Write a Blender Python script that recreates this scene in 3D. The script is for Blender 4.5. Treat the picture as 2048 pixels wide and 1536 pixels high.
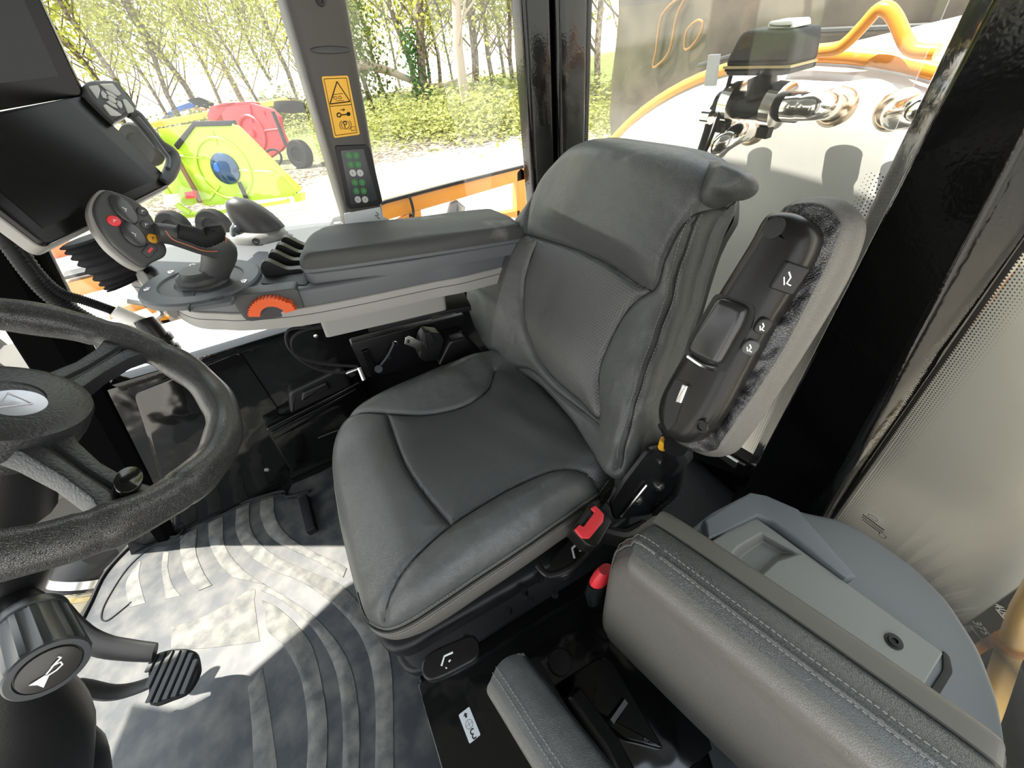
import bpy, bmesh, math, random
import numpy as np
from mathutils import Vector, Matrix
random.seed(7); rng = np.random.default_rng(7)
S = bpy.context.scene
COL = S.collection
for o in list(bpy.data.objects): bpy.data.objects.remove(o)

# ---------------- camera (cab frame: +X vehicle forward, +Y vehicle left, +Z up, metres, cab floor z=0)
EYE = np.array([0.0, 0.0, 1.35]); FPX = 761.0
RM = np.array([[-0.87230685, 0.40127864, -0.27938541],
               [0.47739461, 0.57541964, -0.66406824],
               [-0.10571255, -0.71264837, -0.69351075]])
cd = bpy.data.cameras.new('camera'); cam = bpy.data.objects.new('camera', cd); COL.objects.link(cam)
cd.sensor_width = 36.0; cd.lens = FPX / 2048 * 36.0; cd.clip_start = 0.02; cd.clip_end = 400
M3 = Matrix([[RM[i][0], -RM[i][1], -RM[i][2]] for i in range(3)])
cam.matrix_world = Matrix.Translation(Vector(EYE)) @ M3.to_4x4()
S.camera = cam

# ---------------- world, sun, exposure
S.view_settings.view_transform = 'Standard'; S.view_settings.look = 'None'
S.view_settings.gamma = 1.0; S.view_settings.use_curve_mapping = False
S.view_settings.exposure = 0.22
wd = bpy.data.worlds.new('sky'); S.world = wd; wd.use_nodes = True
wn = wd.node_tree; wn.nodes.clear()
wo = wn.nodes.new('ShaderNodeOutputWorld'); wb = wn.nodes.new('ShaderNodeBackground')
wtc = wn.nodes.new('ShaderNodeTexCoord'); wsx = wn.nodes.new('ShaderNodeSeparateXYZ'); wcr = wn.nodes.new('ShaderNodeValToRGB')
wn.links.new(wtc.outputs['Generated'], wsx.inputs[0]); wn.links.new(wsx.outputs['Z'], wcr.inputs[0])
wcr.color_ramp.elements[0].position = 0.0; wcr.color_ramp.elements[0].color = (1.0, 0.98, 0.94, 1)
wcr.color_ramp.elements[1].position = 0.8; wcr.color_ramp.elements[1].color = (0.80, 0.90, 1.0, 1)
wn.links.new(wcr.outputs[0], wb.inputs['Color']); wb.inputs['Strength'].default_value = 2.9
wn.links.new(wb.outputs[0], wo.inputs[0])
SUN_DIR = Vector((-0.30, 0.384, -1.0)).normalized()
sd = bpy.data.lights.new('sun', 'SUN'); so = bpy.data.objects.new('sun', sd); COL.objects.link(so)
sd.energy = 14.5; sd.angle = math.radians(0.6); sd.color = (1.0, 0.95, 0.86)
so.rotation_euler = SUN_DIR.to_track_quat('-Z', 'Y').to_euler()

# ---------------- helpers: pixel of the photograph (2048x1536) to a point on a plane of the cab
def ray(x, y): return RM @ np.array([x - 1024.0, y - 768.0, FPX])
def W(x, y, X=None, Y=None, Z=None):
    d = ray(x, y)
    if X is not None: t = (X - EYE[0]) / d[0]
    elif Y is not None: t = (Y - EYE[1]) / d[1]
    else: t = (Z - EYE[2]) / d[2]
    return Vector(EYE + t * d)
class Frame:                                   # a local frame: origin, axes u, v and normal n
    def __init__(s, o, u, v, n=None):
        s.o = Vector(o); s.u = Vector(u).normalized()
        v = Vector(v); v = (v - s.u * v.dot(s.u)).normalized(); s.v = v
        s.n = s.u.cross(v).normalized()
        if n is not None and s.n.dot(Vector(n)) < 0: s.n = -s.n
    def __call__(s, a, b, c=0.0): return s.o + s.u * a + s.v * b + s.n * c
    def uv(s, x, y, off=0.0):
        d = Vector(ray(x, y)); e = Vector(EYE)
        t = ((s.o + s.n * off) - e).dot(s.n) / d.dot(s.n); p = e + d * t - s.o
        return (p.dot(s.u), p.dot(s.v))
    def uvs(s, pts, off=0.0): return [s.uv(x, y, off) for x, y in pts]
def F3(o, ax='z'):                             # axis aligned frames
    if ax == 'z': return Frame(o, (1, 0, 0), (0, 1, 0))
    if ax == 'y': return Frame(o, (1, 0, 0), (0, 0, 1))
    return Frame(o, (0, 1, 0), (0, 0, 1))
def smooth_line(pts, n=6, closed=False):
    P = [np.array(p, float) for p in pts]; out = []; m = len(P)
    rngk = range(m if closed else m - 1)
    for i in rngk:
        if closed: a, b, c, d = P[(i - 1) % m], P[i], P[(i + 1) % m], P[(i + 2) % m]
        else: a, b, c, d = P[max(i - 1, 0)], P[i], P[i + 1], P[min(i + 2, m - 1)]
        for k in range(n):
            t = k / n
            out.append(tuple(0.5 * ((2 * b) + (-a + c) * t + (2 * a - 5 * b + 4 * c - d) * t * t + (-a + 3 * b - 3 * c + d) * t ** 3)))
    if not closed: out.append(tuple(P[-1]))
    return out
def round_poly(pts, r=0.02, n=4):
    out = []; m = len(pts)
    for i in range(m):
        p = Vector(pts[i]); a = Vector(pts[i - 1]); b = Vector(pts[(i + 1) % m])
        da = a - p; db = b - p; la = min(r, da.length * 0.45); lb = min(r, db.length * 0.45)
        s = p + da.normalized() * la; e = p + db.normalized() * lb
        for k in range(n + 1):
            t = k / n; q = s * (1 - t) ** 2 + p * 2 * t * (1 - t) + e * t * t; out.append(tuple(q))
    return out
def offset_poly(pts, d):                       # shrink (d>0) along the vertex normals
    m = len(pts); A = sum(pts[i][0] * pts[(i + 1) % m][1] - pts[(i + 1) % m][0] * pts[i][1] for i in range(m))
    sg = 1 if A > 0 else -1; out = []
    for i in range(m):
        a = Vector(pts[i - 1][:2]); p = Vector(pts[i][:2]); b = Vector(pts[(i + 1) % m][:2])
        e1 = p - a; e2 = b - p
        n1 = Vector((-e1.y, e1.x)) * sg; n2 = Vector((-e2.y, e2.x)) * sg
        if n1.length < 1e-9: n1 = n2
        if n2.length < 1e-9: n2 = n1
        nn = n1.normalized() + n2.normalized()
        if nn.length < 1e-6: nn = n1
        out.append(tuple(p + nn.normalized() * d))
    return out

class MB:
    """collects shapes into one mesh"""
    def __init__(s): s.v = []; s.f = []; s.m = []; s.mi = 0
    def add(s, vs, fs):
        k = len(s.v); s.v += [tuple(v) for v in vs]; s.f += [tuple(i + k for i in f) for f in fs]; s.m += [s.mi] * len(fs); return s
    def box(s, fr, a0, a1, b0, b1, c0, c1):
        vs = [fr(a, b, c) for c in (c0, c1) for a, b in ((a0, b0), (a1, b0), (a1, b1), (a0, b1))]
        return s.add(vs, [(0, 3, 2, 1), (4, 5, 6, 7), (0, 1, 5, 4), (1, 2, 6, 5), (2, 3, 7, 6), (3, 0, 4, 7)])
    def cbox(s, c, sx, sy, sz, rot=None):
        fr = F3(c)
        if rot is not None: fr = Frame(c, rot @ Vector((1, 0, 0)), rot @ Vector((0, 1, 0)))
        return s.box(fr, -sx / 2, sx / 2, -sy / 2, sy / 2, -sz / 2, sz / 2)
    def prism(s, fr, poly, c0, c1, bev=0.0, taper=0.0, steps=3):
        """polygon (u,v) swept along the normal from c0 to c1, with a rounded edge at c1"""
        m = len(poly); rings = [(poly, c0)]
        if taper: top = offset_poly(poly, taper)
        else: top = poly
        if bev > 0:
            h = c1 - c0; sg = 1 if h > 0 else -1
            for k in range(steps + 1):
                a = math.pi / 2 * k / steps
                rings.append((offset_poly(top, bev * (1 - math.cos(a))), c1 - sg * bev * (1 - math.sin(a))))
        else: rings.append((top, c1))
        vs = [fr(p[0], p[1], c) for r, c in rings for p in r]; fs = []
        for j in range(len(rings) - 1):
            for i in range(m):
                a = j * m + i; b = j * m + (i + 1) % m; fs.append((a, b, b + m, a + m))
        fs.append(tuple(range(m))[::-1]); fs.append(tuple((len(rings) - 1) * m + i for i in range(m)))
        return s.add(vs, fs)
    def loft(s, rings, cap=True, closed=True):
        m = len(rings[0]); vs = [p for r in rings for p in r]; fs = []
        for j in range(len(rings) - 1):
            for i in range(m if closed else m - 1):
                a = j * m + i; b = j * m + (i + 1) % m; fs.append((a, b, b + m, a + m))
        if cap and closed: fs.append(tuple(range(m))[::-1]); fs.append(tuple((len(rings) - 1) * m + i for i in range(m)))
        return s.add(vs, fs)
    def tube(s, pts, r, seg=10, closed=False, cap=True, n=0, prof=None):
        """tube along points; r a number or a list; prof (a,b) squashes the section"""
        if n: 
            rs = r
            pts = smooth_line([tuple(p) for p in pts], n, closed)
            if isinstance(rs, (list, tuple)):
                q = []; m = len(rs)
                for i in range(m if closed else m - 1):
                    for k in range(n): q.append(rs[i] * (1 - k / n) + rs[(i + 1) % m] * k / n)
                if not closed: q.append(rs[-1])
                r = q
        P = [Vector(p) for p in pts]; m = len(P)
        R = r if isinstance(r, (list, tuple)) else [r] * m
        T = []
        for i in range(m):
            a = P[(i - 1) % m] if (closed or i > 0) else P[i]; b = P[(i + 1) % m] if (closed or i < m - 1) else P[i]
            t = b - a; T.append(t.normalized() if t.length > 1e-9 else (T[-1] if T else Vector((0, 0, 1))))
        up = Vector((0, 0, 1)) if abs(T[0].z) < 0.9 else Vector((1, 0, 0))
        N = (up - T[0] * up.dot(T[0])).normalized(); rings = []
        for i in range(m):
            N = (N - T[i] * N.dot(T[i])); N = N.normalized() if N.length > 1e-6 else T[i].orthogonal().normalized()
            B = T[i].cross(N); sa, sb = prof or (1, 1)
            rings.append([P[i] + (N * math.cos(2 * math.pi * k / seg) * sa + B * math.sin(2 * math.pi * k / seg) * sb) * R[i] for k in range(seg)])
        if closed: rings.append(rings[0]); return s.loft(rings, cap=False)
        return s.loft(rings, cap=cap)
    def cyl(s, p0, p1, r0, r1=None, seg=20): return s.tube([p0, p1], [r0, r0 if r1 is None else r1], seg)
    def lathe(s, fr, prof, seg=32, ang=2 * math.pi, a0=0.0):
        """profile [(radius, height along n)]"""
        full = abs(ang - 2 * math.pi) < 1e-6; k = seg if full else seg + 1; rings = []
        for r, h in prof: rings.append([fr(r * math.cos(a0 + ang * i / seg), r * math.sin(a0 + ang * i / seg), h) for i in range(k)])
        return s.loft(rings, cap=full, closed=full)
    def sphere(s, c, r, seg=12, sc=(1, 1, 1), fr=None):
        fr = fr or F3(c); rings = []
        for j in range(1, seg):
            a = math.pi * j / seg; rings.append([fr(r * sc[0] * math.sin(a) * math.cos(2 * math.pi * i / seg), r * sc[1] * math.sin(a) * math.sin(2 * math.pi * i / seg), -r * sc[2] * math.cos(a)) for i in range(seg)])
        return s.loft(rings)
    def quad(s, a, b, c, d): return s.add([a, b, c, d], [(0, 1, 2, 3)])
    def arrays(s, V, Fc): return s.add([tuple(v) for v in V], Fc)

def obj(name, mb, mats, parent=None, smooth=35, bevel=0.0, bseg=2, subd=0, solid=0.0, label=None, fix=True):
    me = bpy.data.meshes.new(name); me.from_pydata([tuple(v) for v in mb.v], [], mb.f)
    mats = mats if isinstance(mats, (list, tuple)) else [mats]
    for m in mats: me.materials.append(m)
    if len(mats) > 1: me.polygons.foreach_set('material_index', mb.m)
    if fix:
        bm = bmesh.new(); bm.from_mesh(me); bmesh.ops.recalc_face_normals(bm, faces=bm.faces); bm.to_mesh(me); bm.free()
    me.update()
    if smooth:
        for p in me.polygons: p.use_smooth = True
        me.set_sharp_from_angle(angle=math.radians(smooth))
    o = bpy.data.objects.new(name, me); COL.objects.link(o)
    if bevel:
        b = o.modifiers.new('bevel', 'BEVEL'); b.width = bevel; b.segments = bseg; b.limit_method = 'ANGLE'; b.angle_limit = math.radians(40); b.harden_normals = False
    if subd:
        b = o.modifiers.new('sub', 'SUBSURF'); b.levels = subd; b.render_levels = subd
    if solid:
        b = o.modifiers.new('solid', 'SOLIDIFY'); b.thickness = solid
    if parent is not None:
        o.parent = parent; o.matrix_parent_inverse = Matrix.Translation(-parent.location)
    if label: o['label'] = label
    return o
def tag(o, label, cat, group=None, kind=None):
    o['label'] = label; o['category'] = cat
    if group: o['group'] = group
    if kind: o['kind'] = kind
    return o
def thing(name, label, cat, loc, group=None):
    o = bpy.data.objects.new(name, None); COL.objects.link(o); o.location = loc; o.empty_display_size = 0.05
    return tag(o, label, cat, group)
def struct(name, mb, mats, label=None, **k):
    o = obj(name, mb, mats, **k); o['kind'] = 'structure'
    if label: o['label'] = label
    return o

# ---------------- materials
def mat(name, col, rough=0.5, metal=0.0, spec=0.5, coat=0.0, coatr=0.05, emit=None, es=1.0, sheen=0.0):
    m = bpy.data.materials.new(name); m.use_nodes = True; b = m.node_tree.nodes['Principled BSDF']
    b.inputs['Base Color'].default_value = (*col, 1); b.inputs['Roughness'].default_value = rough; b.inputs['Metallic'].default_value = metal
    b.inputs['Specular IOR Level'].default_value = spec; b.inputs['Coat Weight'].default_value = coat; b.inputs['Coat Roughness'].default_value = coatr
    b.inputs['Sheen Weight'].default_value = sheen
    if emit: b.inputs['Emission Color'].default_value = (*emit, 1); b.inputs['Emission Strength'].default_value = es
    return m
def nd(m, t, **kw):
    n = m.node_tree.nodes.new(t)
    for k, v in kw.items():
        if k in n.inputs: n.inputs[k].default_value = v
        else: setattr(n, k, v)
    return n
def lk(m, a, b): m.node_tree.links.new(a, b)
def coords(m, scale=1.0):
    tc = nd(m, 'ShaderNodeTexCoord'); mp = nd(m, 'ShaderNodeMapping'); mp.inputs['Scale'].default_value = (scale,) * 3 if not isinstance(scale, tuple) else scale
    lk(m, tc.outputs['Object'], mp.inputs[0]); return mp.outputs[0]
def bump(m, height_out, strength=0.3, dist=0.002, prev=None):
    b = m.node_tree.nodes['Principled BSDF']; bp = nd(m, 'ShaderNodeBump'); bp.inputs['Strength'].default_value = strength; bp.inputs['Distance'].default_value = dist
    lk(m, height_out, bp.inputs['Height'])
    if prev: lk(m, prev, bp.inputs['Normal'])
    lk(m, bp.outputs[0], b.inputs['Normal']); return bp.outputs[0]
def vary(m, col_a, col_b, scale, lo=0.4, hi=0.6, detail=6, dist=0.0):
    """base colour from noise between two colours (real surface variation: dust, wear)"""
    b = m.node_tree.nodes['Principled BSDF']; n = nd(m, 'ShaderNodeTexNoise', Scale=1.0, Detail=detail, Distortion=dist); lk(m, coords(m, scale), n.inputs['Vector'])
    r = nd(m, 'ShaderNodeValToRGB'); r.color_ramp.elements[0].position = lo; r.color_ramp.elements[1].position = hi
    r.color_ramp.elements[0].color = (*col_a, 1); r.color_ramp.elements[1].color = (*col_b, 1)
    lk(m, n.outputs['Fac'], r.inputs[0]); lk(m, r.outputs[0], b.inputs['Base Color']); return r.outputs[0]
def leather(name, col, grain=420, rough=0.42, holes=False, strength=0.25, wr=0.0):
    m = mat(name, col, rough, spec=0.9); co = coords(m, float(grain))
    v = nd(m, 'ShaderNodeTexVoronoi', Scale=1.0); v.feature = 'DISTANCE_TO_EDGE'; lk(m, co, v.inputs['Vector'])
    mr = nd(m, 'ShaderNodeMapRange'); mr.inputs['From Max'].default_value = 0.12; lk(m, v.outputs['Distance'], mr.inputs[0])
    p = bump(m, mr.outputs[0], strength, 0.0006)
    n2 = nd(m, 'ShaderNodeTexNoise', Scale=1.0, Detail=3.0); lk(m, coords(m, 9.0), n2.inputs['Vector'])
    p = bump(m, n2.outputs['Fac'], 0.35 + wr, 0.006 + wr * 0.01, p)
    r = nd(m, 'ShaderNodeMapRange'); r.inputs['To Min'].default_value = rough - 0.08; r.inputs['To Max'].default_value = rough + 0.1
    lk(m, n2.outputs['Fac'], r.inputs[0]); lk(m, r.outputs[0], m.node_tree.nodes['Principled BSDF'].inputs['Roughness'])
    return m, p
def plastic(name, col, rough=0.5, grain=600, strength=0.15, **k):
    m = mat(name, col, rough, **k); n = nd(m, 'ShaderNodeTexNoise', Scale=1.0, Detail=2.0); lk(m, coords(m, float(grain)), n.inputs['Vector'])
    bump(m, n.outputs['Fac'], strength, 0.0008); return m
def perforated(name, col, rough=0.5, pitch=0.0065, rr=0.27):
    """leather with rows of small round holes (in the object's own x/y)"""
    m, p = leather(name, col, 420, rough); nt = m.node_tree; b = nt.nodes['Principled BSDF']
    at = nd(m, 'ShaderNodeAttribute'); at.attribute_name = 'panel_uv'
    vm = nd(m, 'ShaderNodeVectorMath'); vm.operation = 'SCALE'; vm.inputs['Scale'].default_value = 1 / pitch; lk(m, at.outputs['Vector'], vm.inputs[0])
    fr = nd(m, 'ShaderNodeVectorMath'); fr.operation = 'FRACTION'; lk(m, vm.outputs[0], fr.inputs[0])
    sb = nd(m, 'ShaderNodeVectorMath'); sb.operation = 'SUBTRACT'; sb.inputs[1].default_value = (0.5, 0.5, 0.5); lk(m, fr.outputs[0], sb.inputs[0])
    mu = nd(m, 'ShaderNodeVectorMath'); mu.operation = 'MULTIPLY'; mu.inputs[1].default_value = (1, 1, 0); lk(m, sb.outputs[0], mu.inputs[0])
    ln = nd(m, 'ShaderNodeVectorMath'); ln.operation = 'LENGTH'; lk(m, mu.outputs[0], ln.inputs[0])
    r = nd(m, 'ShaderNodeMapRange'); r.inputs['From Min'].default_value = rr * 0.7; r.inputs['From Max'].default_value = rr * 1.2; lk(m, ln.outputs['Value'], r.inputs[0])
    mx = nd(m, 'ShaderNodeMix'); mx.data_type = 'RGBA'; mx.inputs[6].default_value = (0.014, 0.014, 0.014, 1); mx.inputs[7].default_value = (*col, 1)
    lk(m, r.outputs[0], mx.inputs[0]); lk(m, mx.outputs[2], b.inputs['Base Color']); bump(m, r.outputs[0], 0.4, 0.0008, p); return m
def glass(name, tint=(1, 1, 1), refl=1.0, dust=0.0):
    m = bpy.data.materials.new(name); m.use_nodes = True; nt = m.node_tree; nt.nodes.clear()
    o = nt.nodes.new('ShaderNodeOutputMaterial'); t = nt.nodes.new('ShaderNodeBsdfTransparent'); g = nt.nodes.new('ShaderNodeBsdfGlossy'); mx = nt.nodes.new('ShaderNodeMixShader')
    t.inputs[0].default_value = (*tint, 1); g.inputs['Roughness'].default_value = 0.0; g.inputs['Color'].default_value = (refl, refl, refl, 1)
    lw = nt.nodes.new('ShaderNodeLayerWeight'); lw.inputs['Blend'].default_value = 0.5
    pw = nt.nodes.new('ShaderNodeMath'); pw.operation = 'POWER'; pw.inputs[1].default_value = 5.0; nt.links.new(lw.outputs['Facing'], pw.inputs[0])
    fz = nt.nodes.new('ShaderNodeMath'); fz.operation = 'MULTIPLY_ADD'; fz.inputs[1].default_value = 0.9; fz.inputs[2].default_value = 0.03; nt.links.new(pw.outputs[0], fz.inputs[0])
    nt.links.new(fz.outputs[0], mx.inputs[0]); nt.links.new(t.outputs[0], mx.inputs[1]); nt.links.new(g.outputs[0], mx.inputs[2])
    last = mx.outputs[0]
    if dust:
        d = nt.nodes.new('ShaderNodeBsdfDiffuse'); d.inputs[0].default_value = (0.6, 0.56, 0.5, 1); m2 = nt.nodes.new('ShaderNodeMixShader')
        m2.inputs[0].default_value = dust; nt.links.new(last, m2.inputs[1]); nt.links.new(d.outputs[0], m2.inputs[2]); last = m2.outputs[0]
    nt.links.new(last, o.inputs[0]); return m

LC = (0.046, 0.049, 0.048)
M_leather, _ = leather('leather_charcoal', LC, 480, 0.36, strength=0.6)
M_leather_w, _ = leather('leather_charcoal_soft', LC, 480, 0.38, strength=0.6, wr=0.5)
M_leather_b, _ = leather('leather_warm_grey', (0.098, 0.092, 0.080), 430, 0.48, strength=0.6)
M_perf = perforated('leather_perforated', (0.046, 0.048, 0.048), pitch=0.0052)
M_rib = perforated('leather_perforated_back', (0.047, 0.048, 0.047), pitch=0.0060)
M_stitch = mat('stitch_thread', (0.22, 0.215, 0.20), 0.8)
M_seam = mat('dark_seam_piping', (0.012, 0.012, 0.012), 0.7)  # even dark colour of the thin piping tubes along the seams
M_blackp = plastic('black_plastic', (0.010, 0.010, 0.0105), 0.42, 500, 0.3, spec=0.3)
M_blackp_s = plastic('black_plastic_satin', (0.012, 0.0115, 0.011), 0.26, 900, 0.15, spec=0.25)
M_rubber = plastic('black_rubber', (0.010, 0.010, 0.011), 0.6, 700, 0.3, spec=0.25)
M_grey = plastic('grey_plastic', (0.090, 0.095, 0.102), 0.5, 900, 0.15)
M_greyd = plastic('dark_grey_plastic', (0.044, 0.045, 0.045), 0.5, 900, 0.15)
M_greyl = plastic('light_grey_trim', (0.27, 0.26, 0.24), 0.45, 900, 0.1)
M_shelf = plastic('blue_grey_shelf_plastic', (0.132, 0.144, 0.158), 0.55, 260, 0.35)
M_lid = plastic('grey_lid_plastic', (0.185, 0.188, 0.182), 0.5, 500, 0.15)
M_pillar = plastic('pillar_trim_charcoal', (0.050, 0.045, 0.038), 0.5, 900, 0.12)
M_gloss = mat('black_gloss_paint', (0.003, 0.003, 0.003), 0.10, spec=0.36)
_n = nd(M_gloss, 'ShaderNodeTexNoise', Scale=1.0, Detail=1.0); lk(M_gloss, coords(M_gloss, 130.0), _n.inputs['Vector']); bump(M_gloss, _n.outputs['Fac'], 0.12, 0.002)
M_glossw = mat('black_gloss_sheet', (0.006, 0.006, 0.006), 0.10, spec=0.6)
_n = nd(M_glossw, 'ShaderNodeTexNoise', Scale=1.0, Detail=2.0); lk(M_glossw, coords(M_glossw, 7.0), _n.inputs['Vector']); bump(M_glossw, _n.outputs['Fac'], 0.35, 0.02)
M_blackm = mat('black_painted_metal', (0.007, 0.007, 0.008), 0.3, spec=0.3)
M_steel = mat('zinc_steel', (0.55, 0.54, 0.52), 0.28, metal=1.0)
M_chrome = mat('chrome', (0.8, 0.8, 0.8), 0.08, metal=1.0)
M_white = mat('white_print', (0.8, 0.8, 0.8), 0.6)
M_whitep = plastic('white_plastic', (0.72, 0.70, 0.66), 0.45, 300, 0.1)
M_red = mat('red_button_plastic', (0.72, 0.035, 0.045), 0.4)
M_redp = mat('red_paint', (0.50, 0.012, 0.015), 0.4)
M_orange = mat('orange_plastic', (0.68, 0.10, 0.018), 0.42)
M_yellow = mat('yellow_button_plastic', (0.62, 0.30, 0.02), 0.4)
M_decaly = mat('yellow_decal', (0.80, 0.42, 0.02), 0.45)
M_ink = mat('black_print', (0.008, 0.008, 0.008), 0.6)
M_green_l = mat('green_indicator', (0.02, 0.16, 0.035), 0.4)
M_screen = mat('display_glass', (0.007, 0.0075, 0.007), 0.18, spec=0.22)
M_screenb = mat('display_border_black', (0.002, 0.002, 0.002), 0.25, spec=0.2)
M_glass = glass('window_glass', (0.97, 0.98, 0.97), 1.0)
M_glassr = glass('window_glass_dusty', (0.94, 0.95, 0.93), 1.0, 0.03)
M_amber = mat('amber_paint', (0.78, 0.30, 0.035), 0.3, coat=0.3)
M_carpet = plastic('charcoal_carpet', (0.028, 0.029, 0.031), 0.95, 420, 1.0)
vary(M_carpet, (0.015, 0.015, 0.017), (0.075, 0.075, 0.075), 350.0, 0.35, 0.7)
# ================= cab shell
Z0 = F3((0, 0, 0)); YW = -1.31
mb = MB(); mb.prism(Z0, [(-0.9, -1.33), (1.10, -1.40), (1.24, -1.27), (1.31, -1.1), (1.36, -0.8), (1.38, 0.40), (-0.9, 0.40)], -0.06, -0.004); struct('floor', mb, M_blackm)
mb = MB(); mb.prism(Z0, [(-1.0, -1.42), (0.94, -1.42), (1.10, -1.36), (1.28, -1.31), (1.45, -1.33), (1.58, -1.42), (1.70, -1.0), (1.62, 0.50), (-1.0, 0.55)], 1.76, 1.85); struct('ceiling', mb, mat('headliner', (0.10, 0.10, 0.095), 0.9))  # unseen roof; outline bowed and extended so its shadow bounds the sun patch
# right wall: black sheet below the side window, its front edge leaning back
FW = Frame((0, YW, 0), (1, 0, 0), (0, 0, 1), (0, 1, 0))
mb = MB(); wp = [(1.16, -0.02), (0.80, 0.685), (-0.95, 0.60), (-0.95, 0.0)]
mb.prism(FW, wp, -0.03, 0.0); struct('wall_right', mb, M_glossw)
mb = MB(); mb.prism(FW, [(0.705, 0.672), (0.715, 0.700), (-0.95, 0.622), (-0.95, 0.594)], -0.04, 0.012, 0.004); struct('trim_1', mb, M_gloss, label='black edge strip along the top of the right wall')
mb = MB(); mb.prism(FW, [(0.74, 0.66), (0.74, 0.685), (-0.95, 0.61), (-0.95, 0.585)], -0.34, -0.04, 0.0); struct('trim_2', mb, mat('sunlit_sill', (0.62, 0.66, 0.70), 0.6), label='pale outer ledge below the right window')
# raised service panel on the wall
mb = MB(); sp_ = round_poly([(0.695, 0.645), (0.975, 0.03), (0.54, 0.03), (0.40, 0.40), (0.385, 0.66)], 0.02)
mb.prism(FW, sp_, 0.0, 0.006, 0.003); svc = struct('trim_3', mb, M_glossw, label='glossy black service panel bolted to the right wall')
for k, (a, b) in enumerate(((245, 777), (502, 697), (534, 940), (640, 800))):
    u, v = FW.uv(a, b, 0.008); mb = MB(); mb.lathe(Frame(FW(u, v, 0.006), FW.u, FW.v, FW.n), [(0.010, 0), (0.0095, 0.003), (0.006, 0.004), (0.0035, 0.004), (0.0035, 0.002)], 16)
    obj('panel_bolt', mb, M_blackm if k != 2 else M_steel, svc, smooth=50)
mb = MB(); FX = Frame((0, YW, 0), (1, 0, 0), (0, 0, 1), (0, 1, 0))
mb.prism(FX, round_poly([(0.50, 0.10), (0.465, 0.36), (0.10, 0.40), (0.10, 0.06)], 0.01), 0.0, 0.05, 0.006)
mb.prism(FX, round_poly([(0.46, 0.31), (0.455, 0.345), (0.12, 0.385), (0.12, 0.34)], 0.004), 0.05, 0.062, 0.003); fb = obj('fuse_box', mb, M_gloss)
tag(fb, 'glossy black box low on the right wall beside the seat', 'box')
mb = MB(); mb.prism(FX, round_poly([(0.37, 0.375), (0.33, 0.47), (0.13, 0.49), (0.13, 0.39)], 0.02), 0.0, 0.045, 0.012); mb.prism(FX, round_poly([(0.31, 0.42), (0.29, 0.455), (0.20, 0.46), (0.20, 0.42)], 0.01), 0.045, 0.058, 0.008)
lt = obj('wall_latch', mb, M_blackp); tag(lt, 'black plastic catch above the glossy box on the right wall', 'latch')

# rear wall low, rear sill
FR = Frame((-0.88, 0, 0), (0, 1, 0), (0, 0, 1), (1, 0, 0))
mb = MB(); mb.prism(FR, [(-1.33, 0.0), (-1.33, 0.5), (-0.9, 0.42), (-0.62, 0.20), (-0.30, 0.27), (-0.12, 0.27), (-0.08, 0.05), (0.10, 0.0)], -0.04, 0.0); struct('wall_rear', mb, M_gloss)
mb = MB(); mb.prism(Z0, [(-0.88, -1.3), (-0.88, -0.24), (-0.55, -0.20), (-0.42, -0.28), (-0.42, -1.3)], -0.003, 0.10, 0.004); struct('trim_4', mb, M_carpet, label='charcoal carpeted step behind the driver seat')
# window sill ledge of the rear window (bright metal lip)
mb = MB(); mb.tube([W(1345, 868, X=-.86), W(1440, 907, X=-.86), W(1492, 932, X=-.86)], 0.006, 6, prof=(1, 1)); mb.quad(W(1340, 872, X=-.86), W(1492, 936, X=-.86), W(1492, 955, X=-.84), W(1340, 900, X=-.84))
struct('trim_5', mb, M_blackm, label='metal lip under the rear window')
mb = MB(); mb.prism(Frame(W(1440, 905, X=-.845), (0, 1, 0), (0, 0, 1), (1, 0, 0)), [(0, 0.012), (0.062, 0.028), (0.062, -0.004), (0, -0.012)], 0, 0.01, 0.002)
struct('trim_6', mb, M_steel, label='bare metal corner plate under the rear window')

# rear left post, from its outline at the bottom and top
def ln(p, q, z):                                # point at height z on the line p-q
    t = (z - p.z) / (q.z - p.z); return p.lerp(q, t)
A_ = (W(1494, 931, X=-.84), W(1936, 0, X=-.80)); B_ = (W(1505, 942, X=-.80), W(1984, 0, X=-.755))
D_ = (W(1657, 1026, X=-.755), W(2048, 321, X=-.735)); E_ = (W(1674, 1016, X=-.79), W(2048, 480, X=-.78))
def psec(z):
    a, b, d, e = ln(*A_, z), ln(*B_, z), ln(*D_, z), ln(*E_, z)
    m1 = b.lerp(d, 0.04) + Vector((0.01, 0, 0)); m2 = b.lerp(d, 0.94) + Vector((0.012, 0, 0))
    return [a, b, m1, m2, d, e, e + Vector((-0.05, 0.004, 0)), a + Vector((-0.06, 0, 0))]
mb = MB(); mb.loft([psec(z) for z in (0.10, 0.34, 0.6, 0.9, 1.2, 1.5, 1.76)]); post = struct('trim_7', mb, M_gloss, label='wide glossy black rear corner post', smooth=20, bevel=0.006, bseg=3)
# right rear (B) post : three ribs
mb = MB()
for x0, x1, y0, y1 in ((-0.835, -0.738, -1.36, -1.285), (-0.958, -0.842, -1.35, -1.275), (-0.985, -0.962, -1.34, -1.29)):
    mb.prism(Z0, round_poly([(x0, y0), (x1, y0), (x1, y1), (x0, y1)], 0.018, 5), 0.5, 1.76)
struct('trim_8', mb, M_gloss, label='ribbed glossy black post behind the armrest side window')
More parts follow.
